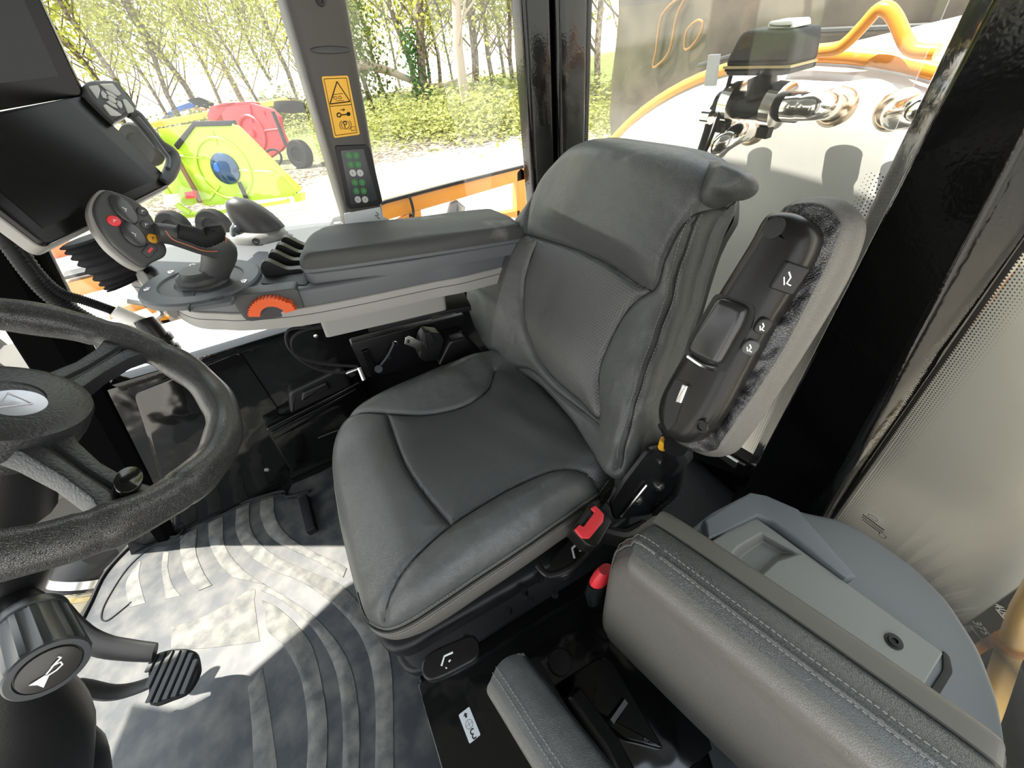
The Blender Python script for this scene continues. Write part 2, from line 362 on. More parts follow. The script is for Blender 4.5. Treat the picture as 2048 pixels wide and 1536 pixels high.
# front right (A) post leaning back
mb = MB(); P0, P1 = Vector((1.06, -1.36, -0.05)), Vector((0.42, -1.33, 1.76))
def asec(t, w=1.0):
    c = P0.lerp(P1, t); dx = 0.088; return [c + Vector((-dx * 0.72, 0.045, 0)), c + Vector((-dx * 0.2, 0.06, 0)), c + Vector((dx * 0.8, 0.03, 0)), c + Vector((dx, -0.03, 0)), c + Vector((-dx * 0.7, -0.05, 0))]
mb.loft([asec(t) for t in np.linspace(0, 1, 6)]); struct('trim_9', mb, mat('post_black', (0.003, 0.003, 0.003), 0.6, spec=0.0), label='black front corner post beside the steering wheel', bevel=0.008)
# glazing
def pane(name, pts, m, label, th=0.004):
    b_ = MB(); P = [Vector(p) for p in pts]; n_ = (P[1] - P[0]).cross(P[-1] - P[0]).normalized() * th; k = len(P)
    b_.add(P + [p + n_ for p in P], [tuple(range(k)), tuple(range(2 * k - 1, k - 1, -1))] + [(i, (i + 1) % k, (i + 1) % k + k, i + k) for i in range(k)]); return struct(name, b_, m, label=label, smooth=0)
pane('window_1', [(0.72, -1.335, 0.68), (0.42, -1.335, 1.76), (-0.76, -1.335, 1.76), (-0.76, -1.335, 0.60)], M_glass, 'right side window over the console')
pane('window_2', [(-0.87, -1.32, 0.45), (-0.87, -1.32, 1.76), (-0.87, -0.40, 1.76), (-0.87, -0.27, 0.27), (-0.87, -0.62, 0.19)], M_glassr, 'rear window behind the driver seat')
def frit(m):
    return m
# corner glass on the left rear, bowed, with a dotted black border
e0, e1 = E_; cg = [[], []]
bot = [e0, Vector((-0.80, 0.06, 0.42)), Vector((-0.775, 0.17, 0.40)), Vector((-0.72, 0.26, 0.38)), Vector((-0.62, 0.34, 0.36)), Vector((-0.45, 0.42, 0.34))]
z_t = 1.76; tp = ln(e0, e1, z_t); top = [b_ - e0 + tp for b_ in bot]
lo = [p + (p - q) * 0.2 for p, q in zip(bot, top)]
bs = smooth_line([tuple(p) for p in bot], 5); ts_ = smooth_line([tuple(p) for p in top], 5)
mb = MB(); mb.loft([[Vector(p) + (Vector(p) - Vector(q)) * 0.12 for p, q in zip(bs, ts_)], [Vector(q) for q in ts_]], closed=False, cap=False)
M_glassc = glass('corner_glass_dusty', (0.86, 0.85, 0.80), 1.0, 0.04)
w3 = struct('window_3', mb, M_glassc, label='bowed left rear corner glass', smooth=60, solid=0.004)
# dotted ceramic border next to the post: small dots in rows
M_frit = mat('ceramic_frit_black', (0.01, 0.01, 0.01), 0.9, spec=0.1)
mb = MB(); n_rows = 6
d1 = (top[0] - bot[0]); ln1 = d1.length; d1n = d1.normalized(); d2n = (bot[1] - bot[0]).normalized(); nn = d1n.cross(d2n).normalized()
if nn.dot(Vector((1, 0, 0))) < 0: nn = -nn
for r in range(9):
    rad = 0.0017 - 0.00015 * r; off = 0.0075 + r * 0.0042; k = 0
    while k * 0.0046 < ln1 - 0.3:
        c = bot[0] + d1n * (-0.08 + k * 0.0046 + (0.0023 if r % 2 else 0)) + d2n * off + nn * 0.0022
        mb.add([c + d1n * rad, c + d2n * rad, c - d1n * rad, c - d2n * rad], [(0, 1, 2, 3)]); k += 1
mb.add([bot[0] - d1n * .08 + nn * .002, bot[0] - d1n * .08 + d2n * .0065 + nn * .002, top[0] + d2n * .0065 + nn * .002, top[0] + nn * .002], [(0, 1, 2, 3)])
obj('window_border_dots', mb, M_frit, w3, smooth=0)
# rear window border dots beside the post
mb = MB(); ra, rb_ = A_; dd = (rb_ - ra); L_ = dd.length; dn_ = dd.normalized(); sd_ = Vector((0, -1, 0)); sd_ = (sd_ - dn_ * sd_.dot(dn_)).normalized()
for r in range(5):
    rad = 0.0016 - 0.00020 * r; k = 0
    while k * 0.006 < L_ * 0.80:
        c = ra + dn_ * (k * 0.006 + (0.003 if r % 2 else 0)) + sd_ * (0.006 + r * 0.006) + Vector((-0.012, 0, 0)); mb.add([c + dn_ * rad, c + sd_ * rad, c - dn_ * rad, c - sd_ * rad], [(0, 1, 2, 3)]); k += 1
w2 = bpy.data.objects['window_2']; obj('window_border_dots', mb, M_frit, w2, smooth=0)
# windscreen wrapping round the front, reaching below the floor line
wsb = [Vector((0.98, -1.40, 0.02)), Vector((1.22, -1.32, -0.02)), Vector((1.42, -1.0, -0.05)), Vector((1.50, -0.5, -0.05)), Vector((1.48, 0.1, -0.05))]
wst = [Vector((0.42, -1.38, 1.76)), Vector((0.62, -1.34, 1.76)), Vector((0.80, -1.0, 1.76)), Vector((0.86, -0.5, 1.76)), Vector((0.84, 0.1, 1.76))]
mb = MB(); mb.loft([[Vector(p) for p in smooth_line([tuple(p) for p in wsb], 4)], [Vector(p) for p in smooth_line([tuple(p) for p in wst], 4)]], closed=False, cap=False)
struct('window_4', mb, M_glass, label='windscreen ahead of the steering wheel', smooth=60)
# small print on the corner glass
mb = MB()
u_ = Vector(W(1730, 1050, X=-.80)) ; c0 = W(1725, 1030, X=-.785); ga = (W(1768, 1062, X=-.785) - c0).normalized(); gb = (W(1735, 1018, X=-.785) - c0); gb = (gb - ga * gb.dot(ga)).normalized()
FG = Frame(c0, ga, gb, (1, 0, 0))
for r, (a, b) in enumerate(((0.0, 0.040), (0.002, 0.042), (0.006, 0.040))):
    x = a
    while x < b: mb.box(FG, x, x + 0.0022, -r * 0.006, -r * 0.006 + (0.004 if r == 0 else 0.0025), 0, 0.0004); x += 0.0032
mb.tube([FG(0.014 + 0.009 * math.cos(t), 0.012 + 0.005 * math.sin(t), 0.0003) for t in np.linspace(0, 6.283, 18)], 0.0005, 4)
mb.tube([FG(0.046 + 0.006 * math.cos(t), -0.014 + 0.006 * math.sin(t), 0.0003) for t in np.linspace(0, 6.283, 18)], 0.0005, 4)
obj('glass_maker_mark', mb, M_ink, w3, smooth=0)

# ---------------- rubber floor mat with raised curved bands
def c5(x, y): return (x * .375, 960 + y * .375)
mat_o = [c5(*p) for p in ((2100, 0), (1560, 25), (1530, 85), (1480, 60), (1050, 195), (960, 280), (900, 295), (790, 282), (700, 330), (560, 480), (480, 640), (400, 800), (360, 900))]
mo = [tuple(W(x, y, Z=0)[:2]) for x, y in mat_o]
mo = [(0.22, -1.30), (0.42, -1.29)] + mo[1:] + [(1.30, -0.80), (1.34, -0.3), (1.2, 0.10), (0.9, 0.12), (0.25, 0.10), (0.26, -0.20), (0.265, -0.40), (0.2, -0.6)]
M_mat = plastic('rubber_mat_dusty', (0.05, 0.05, 0.05), 0.5, 500, 0.3)
vary(M_mat, (0.026, 0.029, 0.034), (0.105, 0.100, 0.088), 14.0, 0.40, 0.78, 12, 0.0)
M_matb = plastic('rubber_mat_rib_dusty', (0.08, 0.08, 0.08), 0.62, 420, 0.9)
vary(M_matb, (0.060, 0.062, 0.060), (0.18, 0.172, 0.15), 26.0, 0.34, 0.74, 12, 0.0)
mb = MB(); mb.prism(Z0, mo, -0.003, 0.004, 0.002); fm = obj('rubber_floor_mat', mb, M_mat); tag(fm, 'black rubber floor mat with curved ribs and dusty worn patches', 'floor mat')
def band(l1, l2, h=0.0035, zb=0.0035):
    a = smooth_line([tuple(W(*c5(*p), Z=0.006)[:2]) for p in l1], 8); b = smooth_line([tuple(W(*c5(*p), Z=0.006)[:2]) for p in l2], 8)
    b_ = MB(); poly = a + b[::-1]; A = sum(poly[i][0] * poly[(i + 1) % len(poly)][1] - poly[(i + 1) % len(poly)][0] * poly[i][1] for i in range(len(poly)))
    if A < 0: poly = poly[::-1]
    b_.prism(Z0, poly, zb, zb + h, 0.0015, steps=2); o_ = obj('mat_rib', b_, M_matb, fm, smooth=40); return o_
B1 = [(1415, 700), (1425, 800), (1500, 870), (1560, 960), (1610, 1080), (1640, 1300), (1635, 1536), (1600, 1900)]
C1 = [(1395, 640), (1480, 680), (1590, 780), (1670, 900), (1720, 1100), (1745, 1300), (1740, 1536), (1700, 1900)]
D1 = [(1392, 590), (1480, 630), (1600, 720), (1710, 850), (1790, 1020), (1825, 1250), (1825, 1536), (1800, 1900)]
G1 = [(1190, 190), (1200, 350), (1300, 480), (1420, 560), (1560, 645), (1700, 750), (1850, 950), (1910, 1200), (1915, 1536), (1890, 1900)]
H1 = [(1260, 150), (1260, 280), (1330, 400), (1450, 480), (1600, 540), (1750, 640), (1880, 770), (1960, 920), (2000, 1150), (2000, 1536), (1980, 1900)]
I1 = [(1330, 120), (1335, 250), (1400, 350), (1520, 430), (1680, 500), (1820, 560), (1960, 720), (2080, 950), (2100, 1536)]
J1 = [(1390, 100), (1390, 200), (1440, 300), (1550, 370), (1700, 440), (1830, 520)]
K1 = [(1460, 80), (1470, 200), (1540, 300), (1650, 370), (1800, 440), (1850, 470)]
band(B1, C1); band(D1, [(1420, 562)] + G1[4:]); band(G1[:4] , [(1110, 230), (1120, 350), (1180, 460), (1240, 520)], 0.003); band(H1, I1); band(J1, K1)
band([(1050, 260), (1045, 380), (1085, 490), (1130, 560)], [(960, 300), (965, 420), (1000, 520), (1060, 590)])
band([(900, 385), (895, 470), (920, 560), (965, 615)], [(870, 380), (860, 470), (875, 580), (880, 635)], 0.002)
band([(750, 440), (740, 520), (775, 655)], [(745, 430), (670, 550), (690, 680)], 0.002)
band([(910, 785), (1100, 720), (1340, 580), (1355, 640)], [(910, 900), (1060, 900), (1250, 880), (1385, 860)], 0.002)
band([(1400, 1000), (1440, 1250), (1480, 1536), (1500, 1700)], [(1320, 1100), (1340, 1300), (1350, 1536), (1360, 1700)], 0.002)
mb = MB()      # raised rim
rim = [tuple(W(*c5(*p), Z=0.01)) for p in ((1650, 60), (1530, 88), (1480, 62), (1050, 205), (960, 290), (900, 300), (790, 290), (700, 345), (560, 495), (480, 655), (400, 815), (380, 870))]
mb.tube(rim, 0.006, 8, n=4); obj('mat_rim', mb, M_rubber, fm)
mb = MB(); i1 = [tuple(W(*c5(*p), Z=0.006)) for p in ((1660, 95), (1540, 100), (1470, 85), (1060, 230), (960, 320), (880, 350), (800, 365), (680, 470), (570, 640), (540, 730), (570, 750), (640, 700), (700, 650))]
mb.tube(i1, 0.0022, 6, n=5); obj('mat_groove', mb, M_rubber, fm)
# black rubber block standing on the mat
bfr = Frame(W(612, 1000, Z=0.0), W(628, 1075, Z=0.0) - W(608, 995, Z=0.0), (0, 1, 0), (0, 0, 1)); L2 = (W(625, 1068, Z=0.03) - W(606, 1000, Z=0.03)).length
mb = MB(); mb.prism(bfr, round_poly([(0, -0.018), (L2, -0.018), (L2, 0.018), (0, 0.018)], 0.006), 0.004, 0.035, 0.004); bk = obj('rubber_block', mb, M_rubber)
tag(bk, 'small black rubber block on the floor mat beside the seat front', 'block')
# bare gloss metal plate on the left of the mat and below the jump seat
mb = MB(); mb.prism(Z0, round_poly([(0.255, -0.33), (0.255, 0.12), (-0.55, 0.12), (-0.55, -0.33)], 0.01), 0.0, 0.12, 0.004); struct('trim_10', mb, M_glossw, label='glossy black step plate under the jump seat')
mb = MB(); mb.tube([(0.262, -0.36, 0.012), (0.262, -0.2, 0.012), (0.262, 0.12, 0.012)], 0.010, 8, prof=(1, .8)); struct('trim_11', mb, M_blackm, label='worn metal edge strip beside the floor mat')

# unseen left side: door sill, lower panel and posts, added to cut reflected light
mb = MB(); mb.box(Z0, -0.75, 1.25, 0.40, 0.44, -0.02, 0.52); mb.box(Z0, -0.78, -0.70, 0.36, 0.44, 0.5, 1.76); mb.box(Z0, 0.72, 0.80, 0.36, 0.44, 0.5, 1.76); struct('wall_left', mb, M_blackm)
# ---------------- upholstery builder
def seg_dist(P, line):
    L = np.array(line, float); d = np.full(len(P), 1e9)
    for i in range(len(L) - 1):
        a, b = L[i], L[i + 1]; ab = b - a; q = float(ab @ ab) + 1e-12
        t = np.clip(((P - a) @ ab) / q, 0, 1); d = np.minimum(d, np.linalg.norm(P - (a + t[:, None] * ab), axis=1))
    return d
def inside(P, poly):
    Q = np.array(poly, float); r = np.zeros(len(P), bool); j = len(Q) - 1
    for i in range(len(Q)):
        yi, yj = Q[i, 1], Q[j, 1]; xi, xj = Q[i, 0], Q[j, 0]
        if abs(yj - yi) > 1e-12:
            c = ((yi > P[:, 1]) != (yj > P[:, 1])) & (P[:, 0] < (xj - xi) * (P[:, 1] - yi) / (yj - yi) + xi); r ^= c
        j = i
    return r
def pad(fr, outline, hfun, T, er, seams=(), gd=0.006, gw=0.006, puff=0.01, pw=0.03, nr=70, na=240, cen=None, bulge=0.01, inset=0.01, nside=8):
    """cushion: polar grid over the outline, height hfun plus seams pressed in, edge rolled over, side wall of depth T"""
    O = np.array(outline, float)[:, :2]; L = np.r_[0, np.cumsum(np.linalg.norm(np.roll(O, -1, 0) - O, axis=1))]
    OO = np.vstack([O, O[:1]]); s = np.linspace(0, L[-1], na, endpoint=False)
    R = np.c_[np.interp(s, L, OO[:, 0]), np.interp(s, L, OO[:, 1])]
    C = R.mean(0) if cen is None else np.array(cen, float)
    ts = 1 - (1 - np.linspace(0.012, 1, nr)) ** 1.25
    P = np.vstack([C + t * (R - C) for t in ts]); tt = np.repeat(ts, na)
    de = np.tile(np.linalg.norm(R - C, axis=1), nr) * (1 - tt)
    h = hfun(P[:, 0], P[:, 1])
    ds = np.full(len(P), 1e9)
    for sm in seams: ds = np.minimum(ds, seg_dist(P, sm))
    h = h + puff * (1 - np.exp(-ds / pw)) - gd * np.exp(-(ds / gw) ** 2)
    k = np.clip(er - de, 0, er); h = h - (er - np.sqrt(np.maximum(er * er - k * k, 0)))
    V = [fr(a, b, c) for (a, b), c in zip(P, h)]; UV = [(a, b, 0) for a, b in P]
    edge = h[-na:]; nrm = []
    for i in range(na):
        e = R[(i + 1) % na] - R[i - 1]; q = np.array([e[1], -e[0]]); q /= np.linalg.norm(q) + 1e-9
        if q @ (R[i] - C) < 0: q = -q
        nrm.append(q)
    nrm = np.array(nrm)
    for j in range(1, nside + 1):
        f = j / nside; bo = bulge * math.sin(math.pi * f) - inset * f * f
        Q = R + nrm * bo; hh = edge * (1 - f) + (-T) * f
        V += [fr(a, b, c) for (a, b), c in zip(Q, hh)]; UV += [(a, b, 0) for a, b in Q]
    rows = nr + nside; Fc = []; cent = []
    for j in range(rows - 1):
        for i in range(na):
            a = j * na + i; b = j * na + (i + 1) % na; Fc.append((a, b, b + na, a + na))
    capi = tuple((rows - 1) * na + i for i in range(na)); V.append(fr(C[0], C[1], float(h[:na].mean()))); UV.append((C[0], C[1], 0))
    ctr = len(V) - 1; fans = [(ctr, i, (i + 1) % na) for i in range(na)]
    cc = np.array([[(UV[f[0]][0] + UV[f[2]][0]) / 2, (UV[f[0]][1] + UV[f[2]][1]) / 2] for f in Fc])
    return dict(V=V, UV=UV, F=Fc, top=(nr - 1) * na, cc=cc, fans=fans, cap=capi, R=R, na=na, nr=nr, h=h, fr=fr, P=P, nrm=nrm, edge=edge, T=T)
def pad_parts(pd, parts, parent):
    """parts: [(name, material, polygon or None (rest) or 'side')]; each becomes its own mesh"""
    nF = len(pd['F']); top = pd['top']; used = np.zeros(nF, bool); out = []
    for name, m, poly in parts:
        if poly == 'side': sel = ~used & (np.arange(nF) >= top)
        elif poly is None: sel = ~used & (np.arange(nF) < top)
        elif poly == 'all': sel = ~used
        else: sel = inside(pd['cc'], poly) & ~used & (np.arange(nF) < top)
        used |= sel; idx = [i for i in np.nonzero(sel)[0]]
        fs = [pd['F'][i] for i in idx]
        if poly in ('side', 'all'): fs.append(pd['cap'])
        if poly is None or poly == 'all': fs += pd['fans']
        elif poly != 'side' and inside(np.array([pd['UV'][-1][:2]]), poly)[0]: fs += pd['fans']; 
        if not fs: continue
        rem = {}; vs = []; uv = []; nf = []
        for f in fs:
            g = []
            for i in f:
                if i not in rem: rem[i] = len(vs); vs.append(pd['V'][i]); uv.append(pd['UV'][i])
                g.append(rem[i])
            nf.append(tuple(g))
        mb = MB(); mb.arrays(vs, nf); o = obj(name, mb, m, parent, smooth=60)
        at = o.data.attributes.new('panel_uv', 'FLOAT_VECTOR', 'POINT'); at.data.foreach_set('vector', [c for u in uv for c in u])
        out.append(o)
        if poly is not None and poly not in ('side', 'all') and inside(np.array([pd['UV'][-1][:2]]), poly)[0]: pd['fans'] = []
    return out
def pad_h(pd, u, v):                           # height of the pad's top near (u, v)
    d = (pd['P'][:, 0] - u) ** 2 + (pd['P'][:, 1] - v) ** 2; return float(pd['h'][int(np.argmin(d))])
def stitches(mb, pts, r=0.0007, on=0.0042, off=0.0022, lift=0.0):
    """dashes of thread along a 3-D line"""
    P = [Vector(p) for p in pts]; acc = 0.0; cur = [P[0]]; draw = True
    for i in range(len(P) - 1):
        a, b = P[i], P[i + 1]; L = (b - a).length; d = 0.0
        if L < 1e-7: continue
        while d < L:
            step = (on if draw else off) - acc
            if d + step <= L:
                d += step; p = a.lerp(b, d / L)
                if draw: mb.tube([cur[0], p], r, 5)
                draw = not draw; cur = [p]; acc = 0.0
            else: acc += L - d; d = L
    return mb
# ================= driver's seat
seat = thing('driver_seat', 'large charcoal leather driver seat with high backrest in the middle of the cab', 'seat', (-0.06, -0.605, 0.0))
FC = Frame((-0.06, -0.605, 0.60), (1, 0, 0), (0, 1, 0))
c_out = smooth_line([(-0.29, -0.245), (-0.20, -0.290), (-0.05, -0.303), (0.12, -0.295), (0.225, -0.265), (0.285, -0.19), (0.300, -0.08), (0.302, 0.04), (0.296, 0.17), (0.275, 0.255),
                     (0.20, 0.298), (0.05, 0.298), (-0.12, 0.290), (-0.24, 0.278), (-0.31, 0.24), (-0.33, 0.12), (-0.33, 0.0), (-0.32, -0.14)], 8, True)
def uvl(fr, pts, n=6, off=0.0): return smooth_line(fr.uvs(pts, off), n)
sm_r = uvl(FC, [(618, 852), (680, 836), (778, 834), (860, 827), (930, 808), (972, 780), (990, 745)])
sm_l = uvl(FC, [(752, 1228), (800, 1158), (850, 1108), (905, 1058), (960, 1018), (1020, 982), (1080, 957), (1130, 949), (1180, 962), (1225, 1000)])
sm_f = uvl(FC, [(776, 836), (790, 880), (812, 935), (850, 992), (905, 1058)])
def ch(u, v):
    z = np.zeros_like(u)
    z += 0.030 * np.exp(-((np.abs(v) - 0.235) / 0.055) ** 2) * (1 - 0.55 * np.clip((u - 0.05) / 0.2, 0, 1))   # side bolsters
    z -= 0.012 * np.exp(-(v / 0.11) ** 2) * np.exp(-((u + 0.05) / 0.14) ** 2)                                  # seat hollow
    z += 0.012 * np.exp(-((u - 0.12) / 0.07) ** 2) * np.exp(-(v / 0.2) ** 2)
    z -= 0.085 * np.clip((u - 0.14) / 0.17, 0, 1) ** 2
    z -= 0.010 * np.clip((-u - 0.2) / 0.1, 0, 1)
    z += 0.0016 * np.sin(u * 60 + v * 25) * np.exp(-((u + 0.2) / 0.1) ** 2)
    return z
cp = pad(FC, c_out, ch, 0.150, 0.040, [sm_r, sm_l, sm_f], gd=0.008, gw=0.005, puff=0.012, pw=0.035, nr=96, na=300, bulge=0.014, inset=0.022)
right_poly = [(-0.4, -0.5)] + [(0.5, -0.5)] + [(0.5, sm_r[0][1])] + sm_r + [(-0.4, sm_r[-1][1])]
left_poly = [(-0.4, 0.5), (0.5, 0.5), (0.5, sm_l[0][1])] + sm_l + [(-0.4, sm_l[-1][1])]
front_poly = [(0.5, -0.5), sm_f[0]] + sm_f + [(sm_f[-1][0], 0.5), (0.5, 0.5)]
cu = pad_parts(cp, [('side_bolster', M_leather_w, right_poly), ('side_bolster', M_leather_w, left_poly), ('front_panel', M_leather, front_poly),
                    ('cushion_centre', M_perf, None), ('cushion_skirt', M_leather_b, 'side')], seat)
for o_, l_ in zip(cu, ['smooth bolster on the side of the armrest console', 'smooth bolster on the side of the red buckle', None, 'perforated centre of the seat cushion', 'warm grey side band of the cushion']):
    if l_: o_['label'] = l_
mb = MB()
for sm in (sm_r, sm_l, sm_f): mb.tube([FC(a, b, pad_h(cp, a, b) + 0.0008) for a, b in sm], 0.0016, 6)
obj('seam_piping', mb, M_seam, seat)
mb = MB()
iL = [i for i in range(cp['na']) if cp['R'][i][1] > 0.16 and cp['R'][i][0] > -0.28]
iL = sorted(iL, key=lambda i: cp['R'][i][0])
l1 = []; l2 = []
for i in iL:
    p = cp['R'][i]; q = cp['nrm'][i]; e = cp['edge'][i]
    l1.append(FC(p[0] + q[0] * 0.002, p[1] + q[1] * 0.002, e + 0.010)); l2.append(FC(p[0] + q[0] * 0.0075, p[1] + q[1] * 0.0075, e - 0.016))
stitches(mb, l1); stitches(mb, l2); obj('stitching', mb, M_stitch, seat)
mb = MB(); mb.tube([l1[i].lerp(l2[i], 0.5) + (l1[i] - l2[i]).normalized().cross(Vector((1, 0, 0))) * 0 for i in range(len(l1))], 0.0022, 6); obj('edge_seam', mb, M_seam, seat)

# backrest -------------------------------------------------
BT = Vector((-0.60, -0.605, 1.15)); BB = Vector((-0.345, -0.605, 0.62))
FB = Frame(BB, (0, 1, 0), BT - BB, (1, 0, 0))       # u = towards the door, v = up the back, n = forward
b_out = FB.uvs([(1240, 965), (1268, 925), (1296, 850), (1322, 750), (1348, 650), (1376, 545), (1400, 470), (1425, 405), (1430, 350), (1385, 300), (1250, 276), (1180, 269), (1138, 280),
                (1106, 312), (1080, 345), (1062, 385), (1040, 430), (1006, 492), (968, 540), (949, 580), (948, 625), (962, 675), (988, 712), (1013, 737), (1070, 775), (1140, 850), (1200, 925)])
b_out = smooth_line(b_out, 8, True)
hp = [(1150, 270), (1250, 277), (1380, 302), (1440, 330), (1430, 400), (1400, 425), (1370, 460), (1342, 515), (1322, 563), (1303, 583), (1270, 566), (1215, 528), (1145, 498), (1066, 470), (1070, 400), (1092, 330)]
sb_c = uvl(FB, [(1082, 486), (1062, 560), (1057, 640), (1074, 705), (1108, 752), (1160, 800), (1205, 835), (1203, 745), (1228, 665), (1262, 610), (1300, 583)])
sb_s = uvl(FB, [(1015, 737), (1062, 740), (1120, 790), (1206, 850)])
sb_h = uvl(FB, [(1055, 468), (1145, 497), (1215, 528), (1270, 566), (1303, 583)])
sb_h2 = uvl(FB, [(1303, 583), (1322, 563), (1345, 510), (1372, 458), (1404, 423), (1450, 395)])
sb_e = uvl(FB, [(1248, 935), (1278, 850), (1300, 750), (1325, 650), (1350, 560), (1385, 460), (1400, 425)])
sb_hr = uvl(FB, [(1066, 470), (1070, 400), (1092, 330), (1150, 270)])
def bh(u, v):
    z = 0.045 * np.clip((np.abs(u) - 0.10) / 0.17, 0, 1) ** 1.6 * np.exp(-((v - 0.18) / 0.22) ** 2)
    z += 0.018 * np.exp(-((v - 0.14) / 0.10) ** 2) * np.exp(-(u / 0.16) ** 2)
    z += 0.028 * np.clip((v - 0.37) / 0.05, 0, 1) * np.exp(-(u / 0.2) ** 4) + 0.0 * u
    z -= 0.03 * np.clip((v - 0.53) / 0.08, 0, 1) ** 2
    z += 0.0018 * np.sin(v * 70 - u * 40) * np.clip((u - 0.12) / 0.1, 0, 1)
    return z
bp = pad(FB, b_out, bh, 0.085, 0.05, [sb_c, sb_s, sb_h, sb_h2, sb_e, sb_hr], gd=0.007, gw=0.005, puff=0.010, pw=0.03, nr=100, na=320, bulge=0.012, inset=0.02)
cpoly = sb_c + sb_h[::-1]
hpoly = FB.uvs([(1066, 470), (1145, 498), (1215, 528), (1270, 566), (1303, 583), (1322, 563), (1345, 510), (1372, 458), (1404, 423), (1500, 390), (1500, 200), (1100, 200), (1092, 330), (1070, 400)])
bo = pad_parts(bp, [('backrest_centre', M_rib, cpoly), ('headrest_pad', M_leather_w, hpoly), ('backrest_bolster', M_leather_w, None), ('backrest_side', M_leather, 'side')], seat)
bo[0]['label'] = 'perforated middle of the backrest'
mb = MB()
for sm in (sb_c, sb_s, sb_h, sb_h2, sb_e): mb.tube([FB(a, b, pad_h(bp, a, b) + 0.0006) for a, b in sm], 0.0016, 6)
obj('backrest_seam', mb, M_seam, seat)
mb = MB()
for du in (-0.006, 0.006):
    stitches(mb, [FB(a + du, b, pad_h(bp, a + du, b) + 0.0008) for a, b in sb_e])
obj('backrest_stitching', mb, M_stitch, seat)
# rear headrest flap overhanging towards the door
FH = Frame(FB(0.0, 0.0, 0.005), FB.u, FB.v, FB.n)
fl = smooth_line(FH.uvs([(1370, 300), (1440, 320), (1492, 346), (1490, 372), (1470, 390), (1440, 396), (1410, 410), (1385, 380), (1370, 340)]), 4, True)
u1_ = FH.uv(1450, 350)[0]
fp = pad(FH, fl, lambda u, v: 0.012 - 0.040 * np.clip((u1_ - u) / 0.05, 0, 1) ** 1.3, 0.06, 0.02, nr=24, na=90, inset=0.012, bulge=0.004)
pad_parts(fp, [('headrest_flap', M_leather_w, 'all')], seat)
# rear shell
mb = MB(); sh = offset_poly(smooth_line(FB.uvs([(1262, 930), (1300, 840), (1345, 660), (1390, 500), (1432, 400), (1390, 300), (1180, 275), (1110, 320), (1050, 430), (960, 560), (965, 660), (1020, 740)]), 4, True), 0.012)
FS = Frame(FB(0, 0, -0.085), FB.u, FB.v, -FB.n); mb.prism(FS, sh, 0, -0.05 if FS.n.dot(FB.n) > 0 else 0.05, 0.02, taper=0.01)
obj('rear_shell', mb, M_blackp, seat)
# seat pan, suspension and controls ------------------------
Z0 = F3((0, 0, 0))
mb = MB(); pan = round_poly([(0.205, -0.855), (0.205, -0.355), (-0.33, -0.335), (-0.36, -0.875)], 0.06)
mb.prism(Z0, pan, 0.40, 0.47, 0.01); obj('seat_pan', mb, M_blackp, seat)
def bellow_ring(o_, z, f): return [Vector((p[0], p[1], z)) for p in offset_poly(round_poly([(0.240 - f, -0.86), (0.240 - f, -0.325), (-0.41, -0.305), (-0.41, -0.86)], 0.07, 5), o_)]
mb = MB(); rings = []
for k in range(25):
    z = 0.20 + 0.19 * k / 24; rings.append(bellow_ring(0.010 * (0.5 + 0.5 * math.cos(k * math.pi / 2)) - 0.01 + 0.018 * (k / 24), z, 0.0))
mb.loft(rings); obj('suspension_bellows', mb, M_rubber, seat)
mb = MB(); mb.prism(Z0, round_poly([(0.245, -0.87), (0.245, -0.315), (-0.42, -0.29), (-0.42, -0.87)], 0.07, 5), 0.375, 0.425, 0.014); obj('control_shelf', mb, M_blackp, seat)
mb = MB(); mb.prism(Z0, round_poly([(0.27, -0.88), (0.27, -0.32), (-0.42, -0.31), (-0.42, -0.88)], 0.08, 5), 0.17, 0.205, 0.012); obj('suspension_base', mb, M_blackp, seat)
mb = MB(); mb.prism(Z0, round_poly([(0.20, -0.80), (0.20, -0.38), (-0.38, -0.38), (-0.38, -0.80)], 0.03), 0.0, 0.172); obj('seat_riser', mb, M_gloss, seat)
# side controls: levers with white icons
def lever(px, py, ang, z, n1, L=0.13, w=0.05, s=1.0):
    c = W(px, py, Z=z); fr = Frame(c, (math.cos(ang), math.sin(ang), 0), (-math.sin(ang), math.cos(ang), 0))
    pl = smooth_line([(-L * 0.6, -w * .4), (-L * .2, -w * .55), (L * .35, -w * .5), (L * .5, 0), (L * .35, w * .5), (-L * .2, w * .55), (-L * .6, w * .4)], 4, True)
    b_ = MB(); b_.prism(fr, pl, -0.022, 0, 0.006); o_ = obj(n1, b_, M_blackp_s, seat)
    i_ = MB(); b2 = MB(); e = Frame(fr(0.0, 0, 0.0006), fr.u, fr.v)
    i_.tube([e(-0.020 * s, -0.008 * s), e(0.004 * s, -0.008 * s), e(0.016 * s, 0.010 * s)], 0.0026 * s, 6)
    i_.tube([e(-0.010 * s, 0.006 * s), e(-0.004 * s, 0.008 * s)], 0.0022 * s, 6); i_.tube([e(0.004 * s, 0.018 * s), e(0.006 * s, 0.020 * s)], 0.0024 * s, 6)
    obj('control_icon', i_, M_white, o_)
lever(893, 1318, math.radians(-8), 0.445, 'height_lever', 0.105, 0.046, .75); lever(1152, 1100, math.radians(12), 0.47, 'recline_lever', 0.15, 0.05)
mb = MB(); mb.tube([W(1075, 1130, Z=.50), W(1100, 1150, Z=.50), W(1150, 1130, Z=.50), W(1180, 1095, Z=.50), W(1175, 1070, Z=.50)], 0.007, 10, n=5); obj('lever_loop', mb, M_blackp_s, seat)
mb = MB()
